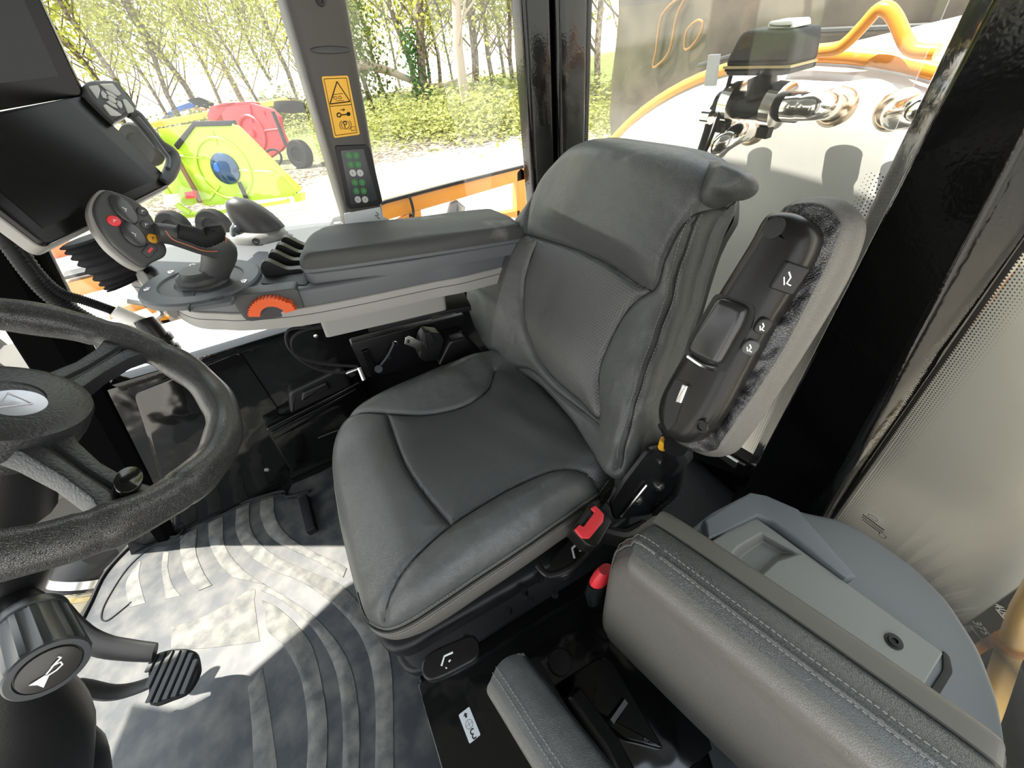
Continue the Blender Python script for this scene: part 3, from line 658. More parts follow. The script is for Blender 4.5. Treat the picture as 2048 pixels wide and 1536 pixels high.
for (a, b) in ((1050, 1185), (1018, 1222), (1082, 1160), (1110, 1190), (935, 1278), (1060, 1200)): mb = MB(); mb.cyl(W(a, b, Z=.423), W(a, b, Z=.423) + Vector((0, 0.0, 0.018)), 0.008, 0.006, 10); obj('fixing_bolt', mb, M_blackm, seat)
# recline bracket with bolts, cable
mb = MB(); yb = -0.285
FRb = Frame((-0.36, yb, 0.58), (1, 0, 0), (0, 0, 1), (0, 1, 0)); rb = FRb.uvs([(1222, 1010), (1250, 965), (1300, 900), (1345, 890), (1370, 935), (1335, 1000), (1300, 1030), (1230, 1040)])
mb.prism(FRb, round_poly(rb, 0.01), -0.008, 0, 0.002); o_ = obj('recline_bracket', mb, M_blackm, seat)
mb = MB()
for q in ((1318, 972), (1328, 925), (1275, 1000), (1345, 905)):
    u, v = FRb.uv(*q); mb = MB(); mb.lathe(Frame(FRb(u, v, 0), FRb.u, FRb.v, (0, 1, 0)), [(0.013, 0), (0.013, 0.004), (0.008, 0.004), (0.008, 0.009), (0.001, 0.010)], 14); obj('bolt', mb, M_steel, o_)
mb = MB(); mb.tube([FRb(*FRb.uv(1240, 1030), 0.004), FRb(*FRb.uv(1290, 965), 0.006)], 0.004, 8); obj('recline_rod', mb, M_steel, o_)
mb = MB(); pts = [W(1352, 890, Y=-.27), W(1365, 930, Y=-.265), W(1350, 985, Y=-.265), W(1315, 1020, Y=-.275), W(1310, 1040, Y=-.30)]
sp = smooth_line([tuple(p) for p in pts], 14); mb.tube(sp, [0.0085 if k % 2 else 0.0068 for k in range(len(sp))], 10); obj('corrugated_cable', mb, M_rubber, seat)
mb = MB(); mb.cyl(W(1330, 880, Y=-.28), W(1325, 895, Y=-.28), 0.009); obj('yellow_cable_marker', mb, M_decaly, seat)
mb = MB(); mb.tube([W(1322, 850, Y=-.29), W(1335, 885, Y=-.28), W(1312, 930, Y=-.30), W(1290, 960, Y=-.31)], 0.006, 8, n=5); obj('wiring', mb, M_rubber, seat)
# buckle
bc = W(1188, 1045, Z=0.60); db = (W(1150, 1075, Z=0.60) - W(1205, 1010, Z=0.60)); dn = db.normalized()
tilt = Vector((-0.15, 0.25, 1)).normalized()
FK = Frame(bc, dn, tilt.cross(dn), tilt)
mb = MB(); bb = round_poly(FK.uvs([(1143, 1058), (1182, 1004), (1214, 1022), (1226, 1042), (1196, 1094), (1176, 1092)]), 0.006)
mb.prism(FK, bb, -0.055, 0.0, 0.004); buckle = obj('belt_buckle', mb, M_blackp_s, seat)
mb = MB(); mb.prism(FK, round_poly(FK.uvs([(1148, 1060), (1158, 1050), (1166, 1055), (1188, 1026), (1180, 1018), (1190, 1012), (1207, 1030), (1205, 1045), (1178, 1078), (1162, 1077)]), 0.003), 0.0, 0.006, 0.002)
obj('red_release_button', mb, M_red, buckle)
mb = MB(); mb.prism(FK, FK.uvs([(1155, 1047), (1178, 1016), (1184, 1021), (1162, 1052)]), 0.0, 0.001); obj('buckle_slot', mb, M_ink, buckle)
mb = MB(); mb.tube([FK(0, 0, -0.05), W(1235, 1075, Z=.53), W(1262, 1065, Z=.52), W(1290, 1050, Z=.52)], [.028, .03, .028, .022], 12, n=4, prof=(1, .55)); obj('buckle_boot', mb, M_blackp, seat)
# ================= folded left armrest of the driver's seat (a part of the seat)
ax0 = W(1352, 862, Y=-0.225); ax1 = Vector((ax0.x - 0.19, ax0.y + 0.0, ax0.z + 0.42))
FA = Frame(ax0, (0, 1, 0), ax1 - ax0, (1, 0, 0))
shell = smooth_line(FA.uvs([(1552, 424), (1600, 430), (1630, 462), (1622, 505), (1590, 565), (1535, 655), (1482, 755), (1440, 830), (1402, 876), (1370, 886), (1336, 870), (1320, 832), (1328, 785), (1375, 700), (1435, 595), (1500, 490), (1528, 440)]), 5, True)
mb = MB()
padl = smooth_line(FA.uvs([(1572, 405), (1640, 398), (1686, 428), (1690, 475), (1645, 580), (1545, 750), (1460, 880), (1430, 908), (1385, 906), (1345, 870), (1400, 760), (1500, 590), (1550, 450)], -0.03), 5, True)
FP = Frame(FA(0, 0, -0.035), FA.u, FA.v, FA.n)
pp = pad(FP, padl, lambda u, v: 0 * u, 0.055, 0.018, nr=24, na=150, bulge=0.010, inset=0.012)
arm_pad = pad_parts(pp, [('armrest_pad', M_leather_b, 'all')], seat)[0]
arm_pad['label'] = 'warm grey leather pad of the folded up armrest'
mb = MB(); mb.prism(FP, offset_poly(padl, 0.005), -0.010, 0.012, 0.006); obj('gathered_lining', mb, leather('black_gathered_lining', (0.010, 0.010, 0.012), 420, 0.3, strength=0.6, wr=2.5)[0], arm_pad)
mb = MB(); mb.prism(FA, shell, -0.035, 0.018, 0.022, steps=6)
arm = obj('armrest_shell', mb, M_blackp_s, seat, smooth=50)
def on(x, y, h=0.0): u, v = FA.uv(x, y, 0.018); return FA(u, v, 0.018 + h)
FT = Frame(FA(0, 0, 0.018), FA.u, FA.v, FA.n)
mb = MB(); hl = round_poly(FT.uvs([(1440, 592), (1500, 612), (1494, 640), (1440, 735), (1378, 705), (1384, 680)]), 0.012)
mb.prism(FT, hl, -0.004, 0.011, 0.009, steps=5); obj('armrest_handle', mb, mat('satin_black_handle', (0.02, 0.02, 0.02), 0.22), arm, smooth=50)
mb = MB(); mb.prism(FT, round_poly(FT.uvs([(1432, 585), (1512, 612), (1504, 650), (1448, 748), (1368, 712), (1376, 680)]), 0.008), -0.004, 0.0006); obj('handle_recess', mb, M_ink, arm)
mb = MB(); mb.tube([on(1380, 712, .004), on(1410, 732, .004), on(1435, 738, .004)], 0.0035, 8, n=4); obj('handle_ring', mb, M_chrome, arm)
mb = MB(); mb.lathe(Frame(on(1548, 456), FA.u, FA.v, FA.n), [(0.0115, -0.004), (0.0115, 0.0010), (0.010, 0.0012), (0.001, 0.0011)], 20); obj('screw_hole', mb, M_ink, arm)
mb = MB(); mb.prism(FT, round_poly(FT.uvs([(1352, 758), (1378, 766), (1350, 850), (1336, 862), (1328, 845), (1335, 790)]), 0.004), -0.003, 0.001); obj('lever_slot', mb, M_ink, arm)
mb = MB(); mb.prism(FT, round_poly(FT.uvs([(1368, 768), (1380, 771), (1366, 807), (1353, 804)]), 0.002), 0.0, 0.006, 0.002); obj('silver_lever', mb, M_steel, arm)
# buttons on the sloping right flank
def flank(x, y, w, h, ang, name, m_, icon=True, rnd=0.003):
    u, v = FA.uv(x, y, 0.006); c = FA(u, v, 0.008); n_ = (FA.n * 0.8 + FA.u * 0.75).normalized(); up = FA.v
    fr = Frame(c, up.cross(n_), up, n_)
    b_ = MB(); b_.prism(fr, round_poly([(-w, -h), (w, -h), (w, h), (-w, h)], rnd), -0.01, 0.007, 0.002); o_ = obj(name, b_, m_, arm)
    if icon:
        i_ = MB(); e = Frame(fr(0, 0, 0.0072), fr.u, fr.v, fr.n)
        i_.tube([e(-w * .4, h * .4), e(0, h * .1), e(0, -h * .35), e(w * .4, -h * .4)], 0.0009, 5); i_.tube([e(-w * .5, 0), e(-w * .1, -h * .5)], 0.0008, 5)
        obj('button_icon', i_, M_white, o_)
    return o_
flank(1577, 555, 0.013, 0.016, 0, 'rocker_switch', M_blackp)
flank(1525, 650, 0.008, 0.010, 0, 'adjust_button', M_ink, True, 0.008)
flank(1500, 692, 0.009, 0.010, 0, 'adjust_button', M_greyd, True, 0.009)
mb = MB(); u, v = FA.uv(1408, 852, 0.012); mb.lathe(Frame(FA(u, v, 0.017), FA.u, FA.v, FA.n), [(0.009, 0), (0.009, 0.002), (0.006, 0.002), (0.006, -0.003)], 18); obj('pivot_bolt', mb, M_blackm, arm)
mb = MB(); mb.tube([W(1352, 890, Y=-.23), W(1358, 905, Y=-.235), W(1340, 935, Y=-.25)], [.02, .024, .018], 10, n=4); obj('armrest_arm', mb, M_blackm, arm)
# ================= armrest console on the right
Ia = W(404, 658, Y=-1.0); Ib = W(946, 580, Y=-0.89)
FN = Frame(Ib, Ia - Ib, (0, -1, 0), (0, 0, 1))         # u forward, v outwards, n up
con = thing('armrest_console', 'grey armrest control console with beige trim to the right of the driver seat', 'console', tuple(FN(0.3, 0.2, 0)))
inner = FN.uvs([(946, 580), (870, 596), (800, 612), (700, 634), (601, 652), (500, 661), (453, 660), (404, 657), (372, 644), (350, 626), (335, 600)])
out = inner + [(0.845, 0.24), (0.83, 0.34), (0.75, 0.40), (0.60, 0.42), (0.25, 0.43), (0.12, 0.36), (0.02, 0.30), (-0.14, 0.26), (-0.18, 0.20), (-0.17, 0.06)]
out = smooth_line(out, 5, True)
mb = MB(); mb.prism(FN, out, 0.0, 0.044, 0.004); trim = obj('side_trim', mb, M_greyl, con, label='beige grey trim band around the console', smooth=50)
mb = MB(); mb.prism(FN, offset_poly(out, -0.001), 0.026, 0.0275, 0.0005); obj('trim_groove', mb, M_greyd, trim)
deck = offset_poly(out, 0.006)
mb = MB(); mb.prism(FN, deck, 0.044, 0.086, 0.010, steps=4); body = obj('console_body', mb, M_grey, con, smooth=50)
arm_b = round_poly([(0.385, -0.028), (0.402, 0.03), (0.385, 0.14), (0.32, 0.175), (-0.11, 0.20), (-0.155, 0.16), (-0.15, 0.015), (-0.06, 0.006), (0.15, -0.022)], 0.02)
mb = MB(); mb.prism(FN, arm_b, 0.080, 0.111, 0.006); obj('pad_base', mb, M_grey, con, smooth=50)
# pad
FPD = Frame(FN(0, 0, 0.114), FN.u, FN.v, FN.n)
po = smooth_line([(0.392, -0.012), (0.392, 0.02), (0.385, 0.09), (0.37, 0.135), (0.33, 0.165), (0.1, 0.185), (-0.10, 0.190), (-0.13, 0.17), (-0.148, 0.10), (-0.15, 0.03), (-0.13, 0.012), (0.1, -0.012), (0.35, -0.028)], 6, True)
M_padm = plastic('armrest_pad_dark', (0.05, 0.05, 0.05), 0.6, 500, 0.2); vary(M_padm, (0.042, 0.042, 0.040), (0.16, 0.155, 0.145), 11.0, 0.60, 0.74, 8)
pp = pad(FPD, po, lambda u, v: 0.030 + 0.004 * np.exp(-((v - 0.08) / 0.05) ** 2), 0.0, 0.030, nr=40, na=200, bulge=0.0, inset=0.0)
pad_parts(pp, [('armrest_pad', M_padm, 'all')], con)
mb = MB(); mb.prism(FN, offset_poly(po, -0.001), 0.1125, 0.1205, 0.002); obj('pad_piping', mb, M_grey, con)
# joystick ring
rc = FN.uvs([(415, 568)], 0.088)[0]
FJ = Frame(FN(rc[0] + 0.01, rc[1] + 0.01, 0.086), FN.u, FN.v, FN.n)
RR = 0.118
mb = MB(); mb.lathe(FJ, [(RR, -0.004), (RR, 0.006), (RR - 0.004, 0.010), (RR - 0.034, 0.010), (RR - 0.037, 0.006), (RR - 0.037, -0.02)], 56); ring = obj('joystick_ring', mb, M_grey, con, smooth=40)
mb = MB(); mb.lathe(FJ, [(RR - 0.036, 0.006), (RR - 0.045, -0.004), (0.05, -0.024), (0.001, -0.026)], 48); obj('ring_bowl', mb, M_greyd, ring, smooth=60)
for (x, y) in ((328, 541), (341, 570), (495, 563), (477, 508), (365, 500)):
    u, v = FJ.uv(x, y, 0.010); k = math.hypot(u, v); u, v = u / k * (RR - 0.018), v / k * (RR - 0.018)
    mb = MB(); mb.lathe(Frame(FJ(u, v, 0.010), FJ.u, FJ.v, FJ.n), [(0.007, 0), (0.0065, 0.002), (0.0035, 0.0022), (0.003, 0.0005)], 14); obj('ring_screw', mb, M_steel, ring, smooth=50)
mb = MB(); gp = FN.uvs([(362, 580), (376, 618), (462, 606), (470, 596), (452, 576), (420, 588), (400, 585)], 0.09); mb.prism(FN, round_poly(gp, 0.004), 0.084, 0.0925, 0.002); gt = obj('shift_gate', mb, M_grey, con)
mb = MB(); gp = FN.uvs([(360, 566), (376, 618), (395, 573)], 0.094); mb.prism(FN, gp, 0.086, 0.0945, 0.001); obj('gate_edge', mb, M_greyd, gt)
ic = FN.uv(424, 595, 0.0935); mb = MB(); e = Frame(FN(ic[0], ic[1], 0.0935), FN.u, FN.v, FN.n)
mb.prism(e, round_poly([(-.022, -.012), (.022, -.012), (.022, .012), (-.022, .012)], .008), -.001, 0.0006); o_ = obj('gate_label', mb, M_greyd, gt)
mb = MB(); mb.tube([e(-.008, 0.003, .001), e(0.006, .003, .001)], .0009, 5); mb.tube([e(0.0, .003, .001), e(0.0, -.005, .001)], .0009, 5); obj('gate_symbol', mb, M_white, o_)
# joystick
js = thing('joystick', 'large grey joystick with button paddle on the front of the armrest console', 'joystick', tuple(FJ(0, 0, 0)))
JB = FJ(0, 0, 0)
mb = MB(); mb.lathe(FJ, [(0.056, -0.02), (0.056, 0.004), (0.050, 0.012), (0.046, 0.013), (0.045, 0.022), (0.036, 0.026), (0.032, 0.034)], 36); obj('joystick_boot', mb, M_greyd, js, smooth=50)
yk = FJ(0, 0, 0).y
n0 = W(420, 568, Y=yk + 0.005); n1 = W(432, 536, Y=yk + 0.012); n2 = W(437, 497, Y=yk + 0.03); n3 = W(400, 486, Y=yk + .045); n4 = W(345, 470, Y=yk + .06); n5 = W(312, 466, Y=yk + .07)
mb = MB(); mb.tube([n0, n1, n2, n3, n4, n5], [0.026, 0.028, 0.034, 0.028, 0.024, 0.022], 18, n=6, prof=(1.0, 0.8)); nk = obj('joystick_neck', mb, M_greyd, js, smooth=60)
mb = MB(); tw = [W(355, 462, Y=yk + .075), W(385, 470, Y=yk + .068), W(410, 477, Y=yk + .06), W(430, 468, Y=yk + .05), W(425, 452, Y=yk + .045)]
sp = smooth_line([tuple(p) for p in tw], 9); mb.tube(sp, [(0.0145 if k % 2 else 0.0135) * (1 + 0.35 * math.sin(k / len(sp) * 2.6)) for k in range(len(sp))], 14, prof=(1, .8)); obj('thumb_grip', mb, M_rubber, nk, smooth=60)
mb = MB(); mb.tube([W(331, 461, Y=yk + .085), W(345, 478, Y=yk + .088), W(375, 490, Y=yk + .083), W(410, 502, Y=yk + .075), W(440, 500, Y=yk + .06), W(452, 480, Y=yk + .05), W(440, 455, Y=yk + .045)], 0.0011, 5, n=6); obj('copper_accent_line', mb, mat('copper_line', (0.45, 0.13, 0.06), 0.4), nk)
hc = W(258, 458, Y=yk + 0.075); hn = Vector((-0.45, 0.62, 0.62)).normalized(); FHd = Frame(hc, Vector((0.3, -0.1, 1)).cross(hn), Vector((0.3, -0.1, 1)), hn)
if FHd.n.dot(hn) < 0: FHd.n = -FHd.n
ho = round_poly(FHd.uvs([(209, 378), (240, 388), (272, 402), (296, 424), (313, 452), (322, 478), (334, 498), (330, 514), (302, 526), (290, 537), (262, 520), (226, 490), (198, 452), (186, 420), (192, 398)]), .010, 4)
mb = MB(); mb.prism(FHd, ho, -0.022, 0.004, 0.004, steps=3); head = obj('joystick_head', mb, M_greyd, js, smooth=50)
ho2 = round_poly(FHd.uvs([(204, 373), (240, 384), (272, 398), (297, 420), (313, 450), (321, 478), (328, 500), (300, 530), (288, 541), (256, 526), (218, 495), (190, 456), (179, 422), (186, 396)]), .010, 4)
mb = MB(); mb.prism(FHd, ho2, -0.030, -0.010, 0.003); obj('head_rim', mb, M_greyl, head, smooth=50)
def hbtn(x, y, w, h, ang, m_, name, dom=0.003, sq=False):
    u, v = FHd.uv(x, y, 0.004); c = math.cos(ang); s_ = math.sin(ang); e = Frame(FHd(u, v, 0.003), FHd.u * c + FHd.v * s_, FHd.v * c - FHd.u * s_, FHd.n)
    b_ = MB()
    pl = round_poly([(-w, -h), (w, -h), (w, h), (-w, h)], min(w, h) * 0.6, 5) if sq else [(w * math.cos(t), h * math.sin(t)) for t in np.linspace(0, 2 * math.pi, 26)[:-1]]
    b_.prism(e, pl, -0.001, dom, min(dom * .6, 0.002)); r_ = MB(); r_.prism(e, offset_poly(pl, -0.0016), -0.001, 0.0006); obj('button_surround', r_, M_ink, head)
    return obj(name, b_, m_, head, smooth=50), Frame(e(0, 0, dom + 0.0002), e.u, e.v, e.n)
M_btn = mat('dark_button_gloss', (0.03, 0.03, 0.032), 0.2)
def sym(fr, s_, par, m_=None):
    b_ = MB(); b_.tube([fr(-s_, -s_ * .4), fr(0, s_ * .3), fr(s_, -s_ * .2)], 0.0006, 4); b_.tube([fr(0, s_ * .8), fr(0, s_ * .1)], 0.0006, 4); obj('button_symbol', b_, m_ or M_white, par)
ux = FHd.uv(262, 440, 0); uy = FHd.uv(235, 405, 0); a1 = math.atan2(ux[1] - uy[1], ux[0] - uy[0])
sym(hbtn(247, 420, 0.026, 0.014, a1, M_btn, 'rocker_button', 0.007)[1], 0.004, head)
sym(hbtn(266, 470, 0.023, 0.015, a1, M_btn, 'rocker_button', 0.007)[1], 0.004, head)
for (x, y, m_, s_) in ((228, 442, M_red, .0095), (284, 423, M_greyd, .008), (291, 450, M_greyd, .008), (305, 477, M_yellow, .009)):
    o_, e = hbtn(x, y, s_, s_, 0, m_, 'round_button', 0.004); sym(e, 0.003, head, M_white if m_ in (M_greyd, M_red) else M_ink)
o_, e = hbtn(299, 501, 0.013, 0.008, 0.2, M_greyd, 'oblong_button', 0.004, True); b_ = MB(); b_.box(e, -.006, .006, -.002, .002, 0, .0006); obj('button_symbol', b_, M_red, head)
# turret knob
tb = FN.uv(500, 478, 0.086); FTt = Frame(FN(tb[0] - 0.022, tb[1] + 0.015, 0.084), FN.u, FN.v, FN.n)
tr_ = thing('rotary_control', 'light grey domed rotary control with a dark fin beside the joystick', 'knob', tuple(FTt(0, 0, 0)))
mb = MB(); mb.lathe(FTt, [(0.072, 0), (0.070, 0.014), (0.062, 0.024), (0.048, 0.028), (0.001, 0.030)], 44); dome = obj('knob_base', mb, plastic('silver_grey_plastic', (0.25, 0.25, 0.24), 0.35, 900, 0.05), tr_, smooth=50)
fb0 = W(484, 414, Z=FTt(0, 0, 0).z + 0.085); 
mb = MB(); rings = []
tip = W(482, 412, Y=FTt.o.y + 0.01); basea = FTt(-0.075, -0.02, 0.026); baseb = FTt(0.045, -0.01, 0.03)
for k in range(11):
    t = k / 10; ln_ = 1 - t; c = (FTt(-0.02, -0.015, 0.028)).lerp(FTt(0.020, 0.0, 0.108), t); ru = 0.054 * math.sqrt(max(1 - t * t, 0.0)) + 0.004; rv = 0.032 * math.sqrt(max(1 - t ** 2, 0)) + 0.004
    rings.append([c + FTt.u * ru * math.cos(a) + FTt.v * rv * math.sin(a) for a in np.linspace(0, 2 * math.pi, 25)[:-1]])
mb.loft(rings); obj('knob_fin', mb, plastic('soft_dark_rubber', (0.035, 0.034, 0.033), 0.4, 900, 0.1), tr_, smooth=70)
mb = MB(); rings = []
for k in range(9):
    t = k / 8; c = FTt(0.036, -0.018, 0.020 + 0.028 * t); r_ = 0.026 * math.sqrt(max(1 - t * t * .95, 0)); rings.append([c + FTt.u * r_ * math.cos(a) + FTt.v * r_ * 1.1 * math.sin(a) for a in np.linspace(0, 2 * math.pi, 25)[:-1]])
mb.loft(rings); obj('knob_push_button', mb, mat('dark_gloss_button', (0.03, 0.035, 0.04), 0.15), tr_, smooth=70)
mb = MB(); e = Frame(FTt(-0.005, -0.070, 0.012), FTt.u, FTt.n, -FTt.v); mb.lathe(e, [(0.009, -0.004), (0.009, 0.003), (0.006, 0.003), (0.006, 0.0)], 16); obj('knob_side_button', mb, M_greyd, tr_)
# rocker levers
blk = FN.uvs([(521, 567), (543, 524), (566, 488), (590, 474), (622, 505), (640, 535), (612, 570)], 0.088)
mb = MB(); mb.prism(FN, round_poly(blk, 0.006), 0.082, 0.0885, 0.001); lb = obj('lever_bay', mb, M_ink, con)
for k, (x, y) in enumerate(((568, 535), (580, 517), (592, 502), (602, 487))):
    c = FN.uv(x, y, 0.10); fr = Frame(FN(c[0], c[1], 0.086), FN.u, FN.v, FN.n)
    prof = smooth_line([(0.044, 0.0), (0.046, 0.020), (0.036, 0.036), (0.024, 0.036), (0.004, 0.020), (-0.010, 0.012), (-0.036, 0.010), (-0.04, 0.0)], 3)
    fe = Frame(fr.o, fr.u, fr.n, fr.v); b_ = MB(); b_.prism(fe, prof, -0.011, 0.011, 0.0015); o_ = obj('hydraulic_lever', b_, M_blackp, con)
    b_ = MB()
    for i in range(3):
        for j in range(3): b_.sphere(fr(0.034 - i * .006, -0.006 + j * .006, 0.0368 - i * .0012), 0.0009, 5)
    obj('lever_dots', b_, M_greyl, o_)
    b_ = MB(); q = Frame(fr(-0.026, 0, 0.0085), fr.u, fr.v, fr.n); b_.tube([q(-.005, -.006), q(.005, -.006), q(.005, 0), q(-.005, 0)], .0007, 4); b_.tube([q(-.005, .003), q(.005, .006)], .0007, 4); obj('lever_number', b_, M_white, o_)
# orange thumb wheel in its recess
wr = FN.uv(541, 596, 0.062); vw = min(q[1] for q in deck if abs(q[0] - wr[0]) < 0.05); _t = Frame(FN(0, vw, 0), FN.u, FN.n, -FN.v); _u = _t.uv(541, 604); wc = FN(_u[0], vw, 0.046)
rp = FN.uvs([(482, 584), (587, 577), (592, 605), (560, 613), (510, 612), (490, 600)], 0.085)
FWl = Frame(wc, FN.u, FN.n, -FN.v)
mb = MB(); mb.prism(FWl, round_poly([(-0.062, -0.018), (0.062, -0.018), (0.070, 0.046), (-0.064, 0.046)], 0.014), -0.035, 0.004, 0.002); rec = obj('wheel_recess', mb, M_greyd, con)
prof = []
mb = MB(); rr = []
for k in range(73):
    a = math.radians(12 + 156 * k / 72); r_ = 0.046 - (0.0022 if (k // 2) % 2 else 0); r_ = 0.0475 if k < 12 and k > 6 else r_
    rr.append([FWl(-r_ * math.cos(a) * 1.08, r_ * math.sin(a) - 0.006, c) for c in (0.002, 0.022)] + [FWl(-0.026 * math.cos(a), 0.026 * math.sin(a) - 0.006, c) for c in (0.022, 0.002)])
mb.loft(rr); obj('orange_thumbwheel', mb, M_orange, con, smooth=25)
# key pad on the outer side
M_keys = mat('key_white', (0.42, 0.42, 0.40), 0.5)
kp = round_poly(FN.uvs([(667, 440), (738, 424), (752, 430), (815, 462), (690, 480), (650, 480)], 0.088), 0.01)
mb = MB(); mb.prism(FN, kp, 0.084, 0.097, 0.004); kb = obj('keypad', mb, M_greyd, con)
for (x, y) in ((683, 446), (712, 445), (680, 459), (716, 457), (704, 470)):
    for s_ in (-1, 1):
        c = FN.uv(x + s_ * 8, y, 0.097); e = Frame(FN(c[0], c[1], 0.097), FN.u, FN.v, FN.n)
        pl = [(0.012 * (t - .5) * 2 * s_ * -1, 0.013 * math.sin(math.pi * t) ** .7) for t in np.linspace(0, 1, 9)]
        pl = [(-s_ * 0.011, 0)] + [(-s_ * 0.011 + s_ * 0.022 * (1 - math.cos(a)) / 1.0 * .5, 0.010 * math.sin(a)) for a in np.linspace(0.35, math.pi, 8)] + [(-s_ * 0.011 + s_ * 0.022 * (1 - math.cos(a)) * .5, -0.010 * math.sin(a)) for a in np.linspace(math.pi, 0.35, 8)]
        b_ = MB(); b_.prism(e, pl, -0.0005, 0.001); o_ = obj('key', b_, M_keys, kb); b_ = MB(); b_.tube([e(-.003, -.003, .0012), e(.003, 0, .0012), e(-.002, .003, .0012)], .0005, 4); obj('key_symbol', b_, M_ink, o_)
# arm bending forward from the console to the display (beige piece and black bellows)
mb = MB(); yb_ = -1.22
mb.tube([W(345, 625, Y=-1.06), W(318, 600, Y=-1.12), W(280, 545, Y=-1.2), W(262, 520, Y=-1.24)], [0.018, 0.024, .024, .02], 10, n=4, prof=(1, .5)); obj('display_arm', mb, M_greyl, con)
mb = MB(); sp = smooth_line([tuple(W(*p, Y=-1.20)) for p in ((175, 475), (205, 505), (245, 545), (262, 560))], 6)
mb.tube(sp, [0.052 + (0.007 if k % 2 else -.004) for k in range(len(sp))], 12, prof=(1, .6)); obj('rubber_bellows', mb, M_rubber, con, smooth=20)
# box, rail and bracket below the console
FU = Frame(FN(0, 0, 0), FN.u, FN.v, FN.n)
q = FU.uvs([(640, 645), (893, 592)], -0.008)
mb = MB(); mb.prism(FU, round_poly([(q[0][0] + .003, q[0][1] + .012), (q[1][0], q[1][1] + .018), (q[1][0], .2), (q[0][0], .2)], .012), -0.06, -0.001, 0.0); ub = obj('motor_box', mb, plastic('warm_grey_plastic', (0.24, 0.235, 0.22), 0.5, 900, .1), con)
mb = MB(); mb.sphere(W(632, 672, Y=-1.0), 0.006, 8, (1, .4, 1)); obj('box_screw', mb, M_steel, ub)
mb = MB(); mb.prism(FU, [(q[1][0] - .07, q[1][1] + .02), (q[0][0] - .1, q[0][1] + .03), (q[0][0] - .1, .2), (q[1][0] - .07, .2)], -0.075, -0.06, 0.002); obj('slide_rail', mb, M_blackm, con)
ra_ = FU.uvs([(862, 640), (935, 617), (925, 608), (880, 616)], -0.07); mb = MB(); mb.prism(FU, ra_, -0.075, -0.071); obj('steel_rail_end', mb, M_steel, con)
mb = MB(); FV = Frame((0, -1.02, 0), (1, 0, 0), (0, 0, 1), (0, 1, 0)); bk = FV.uvs([(700, 688), (930, 628), (925, 660), (905, 720), (735, 755)])
mb.prism(FV, round_poly(bk, 0.012), -0.03, 0.0, 0.002); br = obj('console_bracket', mb, M_blackm, con)
mb = MB(); mb.prism(FV, round_poly(FV.uvs([(722, 700), (735, 696), (757, 748), (740, 750)]), .002), 0, .012, .001); obj('bracket_flange', mb, M_gloss, br)
for x, y in ((790, 686), (777, 713)):
    u, v = FV.uv(x, y); mb = MB(); mb.lathe(Frame(FV(u, v, 0), FV.u, FV.v, FV.n), [(0.009, 0), (0.009, .003), (.006, .004), (.005, .009), (.001, .010)], 14); obj('bracket_bolt', mb, M_steel, br)
mb = MB(); mb.tube([W(757, 738, Y=-1.0), W(777, 713, Y=-1.0), W(790, 686, Y=-1.0)], .006, 6); mb.cyl(W(757, 738, Y=-1.0), W(757, 738, Y=-.99), .012); obj('bracket_link', mb, M_blackm, br)
for pts in ([(655, 650), (625, 655), (578, 660), (575, 690), (600, 715), (650, 728), (715, 733)], [(650, 655), (612, 660), (585, 678), (592, 712), (640, 740), (690, 745), (710, 742)]):
    mb = MB(); mb.tube([W(*p, Y=-1.05) for p in pts], 0.0042, 8, n=6); cb = obj('control_cable', mb, M_rubber, con, smooth=60)
mb = MB(); mb.cyl(W(692, 747, Y=-1.05), W(716, 738, Y=-1.05), 0.006, .0045, 10); obj('cable_ferrule', mb, M_steel, cb)
mb = MB(); mb.tube([W(718, 735, Y=-1.02), W(728, 760, Y=-1.0)], .006, 6); obj('steel_stay', mb, M_steel, con)
# seat belt retractor and tongue on the right of the seat
sb = thing('seat_belt', 'black seat belt retractor with a bare metal latch tongue behind the seat cushion', 'seat belt', tuple(W(880, 715, Y=-0.97)))
FSB = Frame(W(880, 715, Y=-0.955), (1, 0, 0.0), (0, 0, 1), (0, 1, 0))
mb = MB(); mb.prism(FSB, round_poly(FSB.uvs([(838, 715), (842, 680), (852, 665), (880, 668), (890, 680), (878, 722), (850, 724)]), .008), -.04, 0.0, .006); obj('belt_reel', mb, M_blackp, sb)
mb = MB(); mb.prism(FSB, round_poly(FSB.uvs([(876, 728), (898, 680), (930, 672), (975, 715), (985, 735), (930, 750)]), .008), -.06, 0.01, .008); obj('retractor_cover', mb, M_blackp_s, sb)
mb = MB(); tg = FSB.uvs([(811, 675), (817, 672), (835, 680), (846, 684), (842, 704), (826, 694), (809, 688)], .004); mb.prism(FSB, round_poly(tg, .002), .002, .005, .0005); tn = obj('latch_tongue', mb, M_steel, sb)
mb = MB(); mb.prism(FSB, FSB.uvs([(815, 679), (820, 680), (819, 687), (814, 685)], .0055), .003, .0055); obj('tongue_slot', mb, M_ink, tn)
mb = MB(); mb.prism(FSB, round_poly(FSB.uvs([(848, 664), (862, 664), (870, 680), (856, 700), (846, 690)], .012), .004), .0, .014, .004); obj('tongue_grip', mb, M_rubber, sb)
